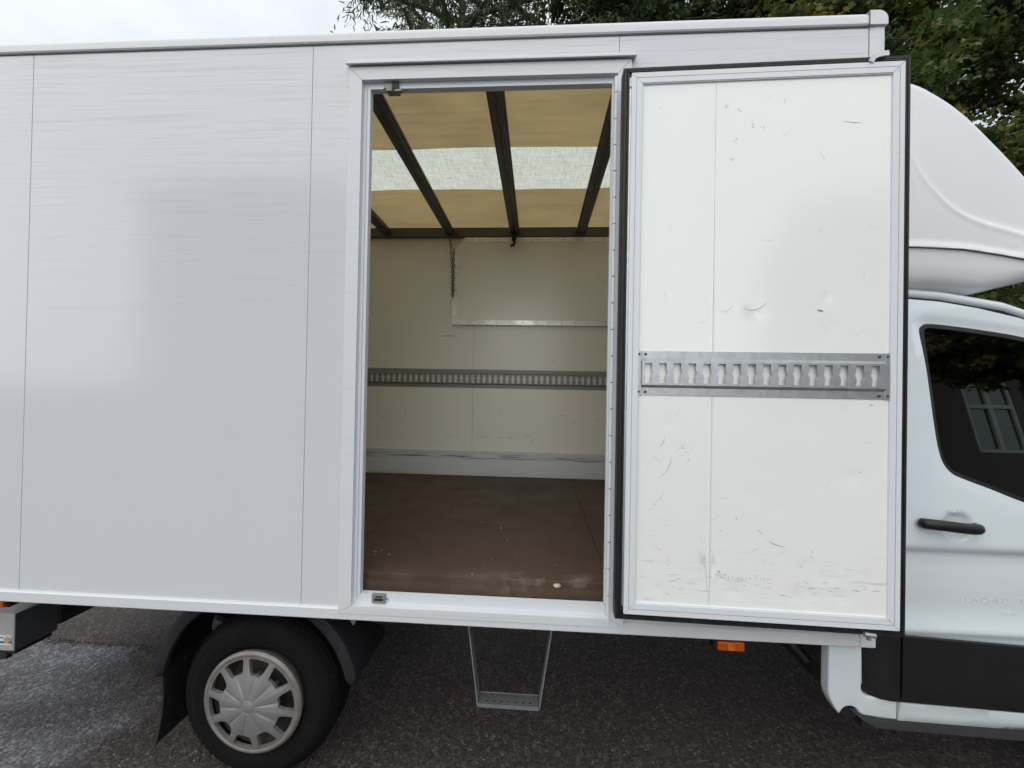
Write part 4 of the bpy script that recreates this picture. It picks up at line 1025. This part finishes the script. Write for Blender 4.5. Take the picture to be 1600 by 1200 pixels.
# ================================================================== small things on the cargo floor
pb = MB().lathe([(0, -.009), (.011, -.007), (.018, 0), (.012, .006), (0, .008)], (0, 0, 0), 14)
pb.v = [(x * .95, z_ * .75, y + .0045 * 0 + .0075) for (x, y, z_) in pb.v]
po = pb.build('pebble', M['pebble'], None, smooth=True); po.location = (.098, .064, .9325)
tag(po, 'pale round pebble on the brown floor by the door sill', 'pebble')
cb = MB()
for i in range(90):
    x = random.uniform(-1.5, .9); y = random.uniform(.09, 1.95); s = random.uniform(.001, .0030)
    a = random.uniform(0, 6.3)
    q = [(x + s * math.cos(a + t) * random.uniform(.7, 1.4), y + s * math.sin(a + t) * random.uniform(.7, 1.4), .9525) for t in (0, 1.6, 3.1, 4.7)]
    cb.add(q + [(p[0], p[1], .9525 + s * .8) for p in q], [(3, 2, 1, 0), (4, 5, 6, 7), (0, 1, 5, 4), (1, 2, 6, 5), (2, 3, 7, 6), (3, 0, 4, 7)])
tag(cb.build('floor_crumbs', M['crumb']), 'pale crumbs and grit scattered over the brown plywood floor', 'crumbs', kind='stuff')
lf = MB()
for (x, y, s, a) in ((-.748, .285, .008, .3), (-.722, .305, .007, 1.1), (-.738, .258, .007, 2.2), (-.672, .262, .006, .1), (-.705, .33, .005, .6)):
    pts = [(s * math.cos(t) * (1 + .3 * math.cos(3 * t)), .6 * s * math.sin(t)) for t in np.linspace(0, 2 * math.pi, 8, endpoint=False)]
    q = [(x + px_ * math.cos(a) - pyy * math.sin(a), y + px_ * math.sin(a) + pyy * math.cos(a)) for px_, pyy in pts]
    lf.prism(q, 'z', .9526, .9545 + random.uniform(0, .003))
tag(lf.build('leaf_scraps', M['dryleaf']), 'orange yellow leaf scraps on the floor by the left jamb', 'leaf scraps', kind='stuff')
# loose stones along the edge of the asphalt patch
gv = MB()
for i in range(170):
    x = random.uniform(-3.6, -2.3); y = .93 + random.gauss(0, .016); s = random.uniform(.002, .007) * (1.6 if random.random() < .08 else 1)
    q = [(x + s * math.cos(t) * random.uniform(.6, 1.2), y + s * math.sin(t) * random.uniform(.6, 1.2)) for t in (0, 1.3, 2.5, 3.8, 5)]
    gv.prism(q, 'z', 0.0, s * random.uniform(.6, 1.2))
tag(gv.build('loose_grit', M['asphalt']), 'loose grit along the crack in the asphalt', 'grit', kind='stuff')

# ================================================================== trees
def bark():
    m = Mat('bark', (.045, .038, .032), .9); m.layer(m.rng(m.noise(1, 5, (14, 14, 2)), .4, .7), (.10, .085, .07)); m.bump(m.noise(1, 5, (18, 18, 3)), .6, .03); return m.m
M['bark'] = bark()
def leaf_mat(name, stops, transl):
    m = bpy.data.materials.new(name); m.use_nodes = True; t = m.node_tree; b = t.nodes['Principled BSDF']
    at = t.nodes.new('ShaderNodeAttribute'); at.attribute_name = 'tone'; rp = t.nodes.new('ShaderNodeValToRGB')
    e = rp.color_ramp.elements
    e[0].position = stops[0][0]; e[0].color = (*stops[0][1], 1); e[1].position = stops[-1][0]; e[1].color = (*stops[-1][1], 1)
    for s_, c in stops[1:-1]:
        x = e.new(s_); x.color = (*c, 1)
    b.inputs['Roughness'].default_value = .5; b.inputs['Specular IOR Level'].default_value = .3
    tr = t.nodes.new('ShaderNodeBsdfTranslucent'); mxs = t.nodes.new('ShaderNodeMixShader'); mxs.inputs[0].default_value = transl
    o = t.nodes['Material Output']
    t.links.new(at.outputs['Fac'], rp.inputs['Fac']); t.links.new(rp.outputs['Color'], b.inputs['Base Color']); t.links.new(rp.outputs['Color'], tr.inputs['Color'])
    t.links.new(b.outputs[0], mxs.inputs[1]); t.links.new(tr.outputs[0], mxs.inputs[2]); t.links.new(mxs.outputs[0], o.inputs['Surface'])
    return m
M['leaf_maple'] = leaf_mat('maple_leaves', [(0, (0.0315, 0.0595, 0.0175)), (.45, (0.0665, 0.1085, 0.0280)), (.68, (0.1225, 0.1488, 0.0385)), (.84, (0.2800, 0.2100, 0.0350)), (1, (0.4375, 0.1925, 0.0350))], .35)
M['leaf_green'] = leaf_mat('green_leaves', [(0, (0.0245, 0.0455, 0.0158)), (.5, (0.0525, 0.0840, 0.0245)), (.85, (0.0963, 0.1225, 0.0350)), (1, (0.1750, 0.1575, 0.0438))], .3)
M['leaf_narrow'] = leaf_mat('narrow_leaves', [(0, (0.0402, 0.0662, 0.0306)), (.5, (0.0803, 0.1229, 0.0520)), (.9, (0.1418, 0.1890, 0.0709)), (1, (0.2835, 0.2362, 0.0945))], .25)
MAPLE = (np.array([(0, 0, 0), (.42, .10, -.06), (.30, .32, .0), (.62, .58, -.10), (.24, .62, .02), (0, 1.0, -.08), (-.24, .62, .02), (-.62, .58, -.10), (-.30, .32, 0), (-.42, .10, -.06)]),
         [(0, 1, 2), (0, 2, 4, 5), (2, 3, 4), (0, 5, 6, 8), (6, 7, 8), (0, 8, 9)])
NARROW = (np.array([(0, 0, 0), (.09, .35, .02), (.06, .75, .0), (0, 1.0, -.06), (-.06, .75, 0), (-.09, .35, .02)]), [(0, 1, 2, 3), (0, 3, 4, 5)])
OVAL = (np.array([(0, 0, 0), (.26, .25, .04), (.28, .6, .03), (0, 1.0, -.08), (-.28, .6, .03), (-.26, .25, .04)]), [(0, 1, 2, 3), (0, 3, 4, 5)])
def leaves(name, tmpl, pos, dirs, size, tone, mat, parent):
    """pos (n,3), dirs (n,3) growing direction, size (n), tone (n)"""
    T, F = tmpl; n = len(pos); k = len(T)
    y = dirs / np.linalg.norm(dirs, axis=1, keepdims=True)
    upv = rng.normal(0, .55, (n, 3)) + np.array([0, 0, 1.0]); x = np.cross(y, upv); x /= np.linalg.norm(x, axis=1, keepdims=True) + 1e-9; z_ = np.cross(x, y)
    V = pos[:, None, :] + size[:, None, None] * (T[None, :, 0, None] * x[:, None, :] + T[None, :, 1, None] * y[:, None, :] + T[None, :, 2, None] * z_[:, None, :])
    V = V.reshape(-1, 3)
    sizes = np.array([len(f) for f in F]); flat_ = np.concatenate([np.array(f) for f in F])
    loops = (flat_[None, :] + (np.arange(n) * k)[:, None]).ravel(); tot = np.tile(sizes, n); start = np.concatenate([[0], np.cumsum(tot)[:-1]])
    me = bpy.data.meshes.new(name); me.vertices.add(len(V)); me.vertices.foreach_set('co', V.astype(np.float32).ravel())
    me.loops.add(len(loops)); me.loops.foreach_set('vertex_index', loops.astype(np.int32))
    me.polygons.add(len(tot)); me.polygons.foreach_set('loop_start', start.astype(np.int32)); me.polygons.foreach_set('loop_total', tot.astype(np.int32))
    me.update(calc_edges=True)
    a = me.attributes.new('tone', 'FLOAT', 'POINT'); a.data.foreach_set('value', np.repeat(tone, k).astype(np.float32))
    o = link(name, me, mat, parent); return o
def tree(name, label, base, height, crown_r, crown_z0, nb, per, tmpl, lsize, mat, seed, group='trees behind the truck', droop=.35, tone_bias=0., spread=.38, trunk_r=.2):
    """limbs leave the trunk, twigs leave the limbs, leaves sit in sprays round the twigs"""
    r = np.random.default_rng(seed); root = empty(name, base); tag(root, label, 'tree', group)
    tk = MB(); pts = []; x = y = 0.
    nseg = 9
    for i in range(nseg + 1):
        t = i / nseg; pts.append((x, y, t * height * .93)); x += r.normal(0, .10); y += r.normal(0, .10)
    tk.tube(pts, [trunk_r * (1 - .88 * i / nseg) + .012 for i in range(nseg + 1)], 9)
    P_ = []; D_ = []; T_ = []; S_ = []
    pts_a = np.array(pts)
    for b in range(nb):
        t = (b + r.uniform(0, 1)) / nb; z0 = crown_z0 + (height * .95 - crown_z0) * t
        base_p = np.array([np.interp(z0, pts_a[:, 2], pts_a[:, 0]), np.interp(z0, pts_a[:, 2], pts_a[:, 1]), z0])
        az = b * 2.399 + r.normal(0, .3)
        prof_ = math.sin(math.pi * min(1, .12 + .88 * t) ** .75) ** .7 if t < .98 else .2
        ln = crown_r * max(.25, prof_) * r.uniform(.75, 1.1)
        d = np.array([math.cos(az), math.sin(az), .55 * (1 - t) * r.uniform(.2, 1) + .25 * t])
        limb = [base_p]; p = base_p.copy(); ns = 7
        for i in range(ns):
            d = d + np.array([r.normal(0, .10), r.normal(0, .10), r.normal(0, .06) - droop * .16]); d /= np.linalg.norm(d); p = p + d * ln / ns; limb.append(p.copy())
        rad_l = .10 * trunk_r / .2 * (1 - .6 * t)
        tk.tube(limb, [rad_l * (1 - .85 * i / ns) + .006 for i in range(ns + 1)], 5, cap=False)
        LA = np.array(limb); limb_tone = r.normal(0, .13)
        for k_ in range(per):
            s_ = r.uniform(.18, 1.0) ** .8; idx = s_ * ns; i0 = min(int(idx), ns - 1); p0 = LA[i0] + (LA[i0 + 1] - LA[i0]) * (idx - i0)
            td = r.normal(0, 1, 3); td[2] *= .45; td /= np.linalg.norm(td); tl = crown_r * spread * r.uniform(.35, 1.0) * (1.1 - .5 * s_)
            tip = p0 + td * tl + np.array([0, 0, -droop * tl * .5])
            tk.tube([p0, (p0 + tip) / 2 + np.array([0, 0, .06 * tl]), tip], [.011, .008, .004], 4, cap=False)
            nl = int(r.integers(22, 40)); u = r.uniform(.2, 1.05, nl)
            q = p0 + (tip - p0) * u[:, None] + r.normal(0, .09, (nl, 3)) * np.array([1, 1, .55])
            dd = td + r.normal(0, .65, (nl, 3)) + np.array([0, 0, -droop])
            P_.append(q); D_.append(dd); S_.append(lsize * r.uniform(.6, 1.15, nl)); T_.append(np.clip(.42 + tone_bias + limb_tone + r.normal(0, .10) + r.normal(0, .12, nl), 0, 1))
    tk.build('trunk', M['bark'], root, smooth=True)
    leaves('crown', tmpl, np.concatenate(P_), np.concatenate(D_), np.concatenate(S_), np.concatenate(T_), mat, root)
    return root
tree('tree', 'dark tree with narrow tufted leaves over the left roof edge', (-1.9, 8.4, 0), 15.5, 3.6, 6.0, 48, 34, NARROW, .17, M['leaf_narrow'], 3, droop=.25)
tree_mid = tree('tree', 'dense green tree above the middle of the box roof', (2.3, 8.7, 0), 15.0, 3.3, 4.0, 56, 40, OVAL, .13, M['leaf_green'], 5, droop=.35)
MB().tube([(p[0] - 2.3, p[1] - 8.7, p[2]) for p in smooth_open([(2.3, 8.7, 8.4), (1.5, 8.45, 9.3), (.80, 8.2, 9.90), (.03, 8.2, 10.44), (-.36, 8.2, 10.72), (-.75, 8.2, 11.0), (-1.3, 8.1, 11.6)], 3)], [.12 - .0045 * i for i in range(19)], 8).build('branch', M['bark'], tree_mid, smooth=True)
MB().tube([(p[0] - 2.3, p[1] - 8.7, p[2]) for p in smooth_open([(-.25, 8.2, 10.66), (-.52, 8.2, 10.64), (-.90, 8.2, 10.53), (-1.3, 8.2, 10.56)], 3)], [.04, .038, .036, .034, .032, .030, .026, .022, .018, .014][:10], 6).build('branch', M['bark'], tree_mid, smooth=True)
tree('maple_tree', 'maple with yellowing leaves behind the front corner of the box', (5.5, 6.9, 0), 12.0, 3.2, 2.6, 64, 58, MAPLE, .105, M['leaf_maple'], 8, droop=.5, tone_bias=.08)
tree('maple_tree', 'maple with gaps of sky at the right edge above the cab', (9.6, 7.4, 0), 13.0, 3.6, 2.0, 64, 50, MAPLE, .108, M['leaf_maple'], 13, droop=.5, tone_bias=.02)
tree('tree', 'dark leafy tree farthest back between the two maples', (8.4, 12.4, 0), 15.0, 4.6, 2.2, 56, 34, OVAL, .17, M['leaf_green'], 21, droop=.35, spread=.34, tone_bias=-.08)

# ================================================================== behind the viewer: house and tree mirrored in the cab window and the glossy panels
m = Mat('brick_wall', (.11, .06, .045), .85)
bt = m.n('ShaderNodeTexBrick'); bt.inputs['Scale'].default_value = 4.0; bt.inputs['Color1'].default_value = (.12, .055, .04, 1); bt.inputs['Color2'].default_value = (.085, .045, .035, 1); bt.inputs['Mortar'].default_value = (.14, .13, .12, 1)
m.l(m.coord(), bt.inputs['Vector']); m.l(bt.outputs['Color'], m.b.inputs['Base Color']); M['brick'] = m.m
m = Mat('window_paint', (.62, .63, .62), .4); m.layer(m.rng(m.noise(6), .5, .8, 0, .3), (.5, .5, .48)); M['wpaint'] = m.m
m = Mat('roof_tile', (.09, .05, .04), .8); m.layer(m.rng(m.noise(1, 3, (4, 20, 4)), .4, .7), (.13, .07, .05)); M['tile'] = m.m
def house(label, x0, x1, y, h, cols, rows, ww, wh):
    """front wall at y facing the truck"""
    hs_ = empty('house', ((x0 + x1) / 2, y, 0)); tag(hs_, label, 'house', 'houses on the viewer side')
    half = (x1 - x0) / 2; wins = [(cx - ww / 2 - (x0 + x1) / 2, cx + ww / 2 - (x0 + x1) / 2, z0, z0 + wh) for cx in cols for z0 in rows]
    wl = sheet([(-half, 0), (half, 0), (half, h), (-half, h)], [[(a, c), (b, c), (b, d_), (a, d_)] for a, b, c, d_ in wins], 0, flat(0), .3)
    wl.v = [(x, -yy_, z_) for x, yy_, z_ in wl.v]; wl.build('wall', M['brick'], hs_)
    MB().prism([(.35, h - .1), (-3.8, h + 2.6), (-7.9, h - .1)], 'x', -half - .3, half + .3).build('roof', M['tile'], hs_)
    MB().box(-half, half, -7.5, -.31, 0, h - .11).build('house_interior', M['chassis'], hs_)
    for a, b, c, d_ in wins:
        fr = MB(); cx = (a + b) / 2; zt_ = c + (d_ - c) * .58
        for (p, q, r_, s_) in ((a, a + .10, c, d_), (b - .10, b, c, d_), (a + .10, b - .10, c, c + .10), (a + .10, b - .10, d_ - .10, d_)): fr.box(p, q, -.12, -.02, r_, s_)
        fr.box(cx - .07, cx + .07, -.12, -.01, c + .10, d_ - .10); fr.box(a + .10, cx - .071, -.115, -.015, zt_, zt_ + .12); fr.box(cx + .071, b - .10, -.115, -.015, zt_, zt_ + .12)
        fo_ = fr.build('window', M['wpaint'], hs_)
        MB().box(a + .05, b - .05, -.10, -.09, c + .05, d_ - .05).build('pane', M['house_glass'], fo_)
    return hs_
house('long dark brick house with tall white windows mirrored in the cab window', 9.9, 24.0, -12.0, 7.0, (11.7, 14.85, 18.0, 21.2), (3.6,), 1.5, 2.5)
house('narrow dark brick house mirrored faintly in the long side panel', -12.4, -7.4, -10.5, 7.6, (-11.2, -8.6), (.9, 3.9), 1.2, 1.7)
tree('street_tree', 'maple on the viewer side mirrored high in the cab window', (11.8, -8.4, 0), 9.0, 2.6, 4.9, 40, 30, MAPLE, .17, M['leaf_maple'], 31, group='trees on the viewer side', droop=.25, tone_bias=.06)
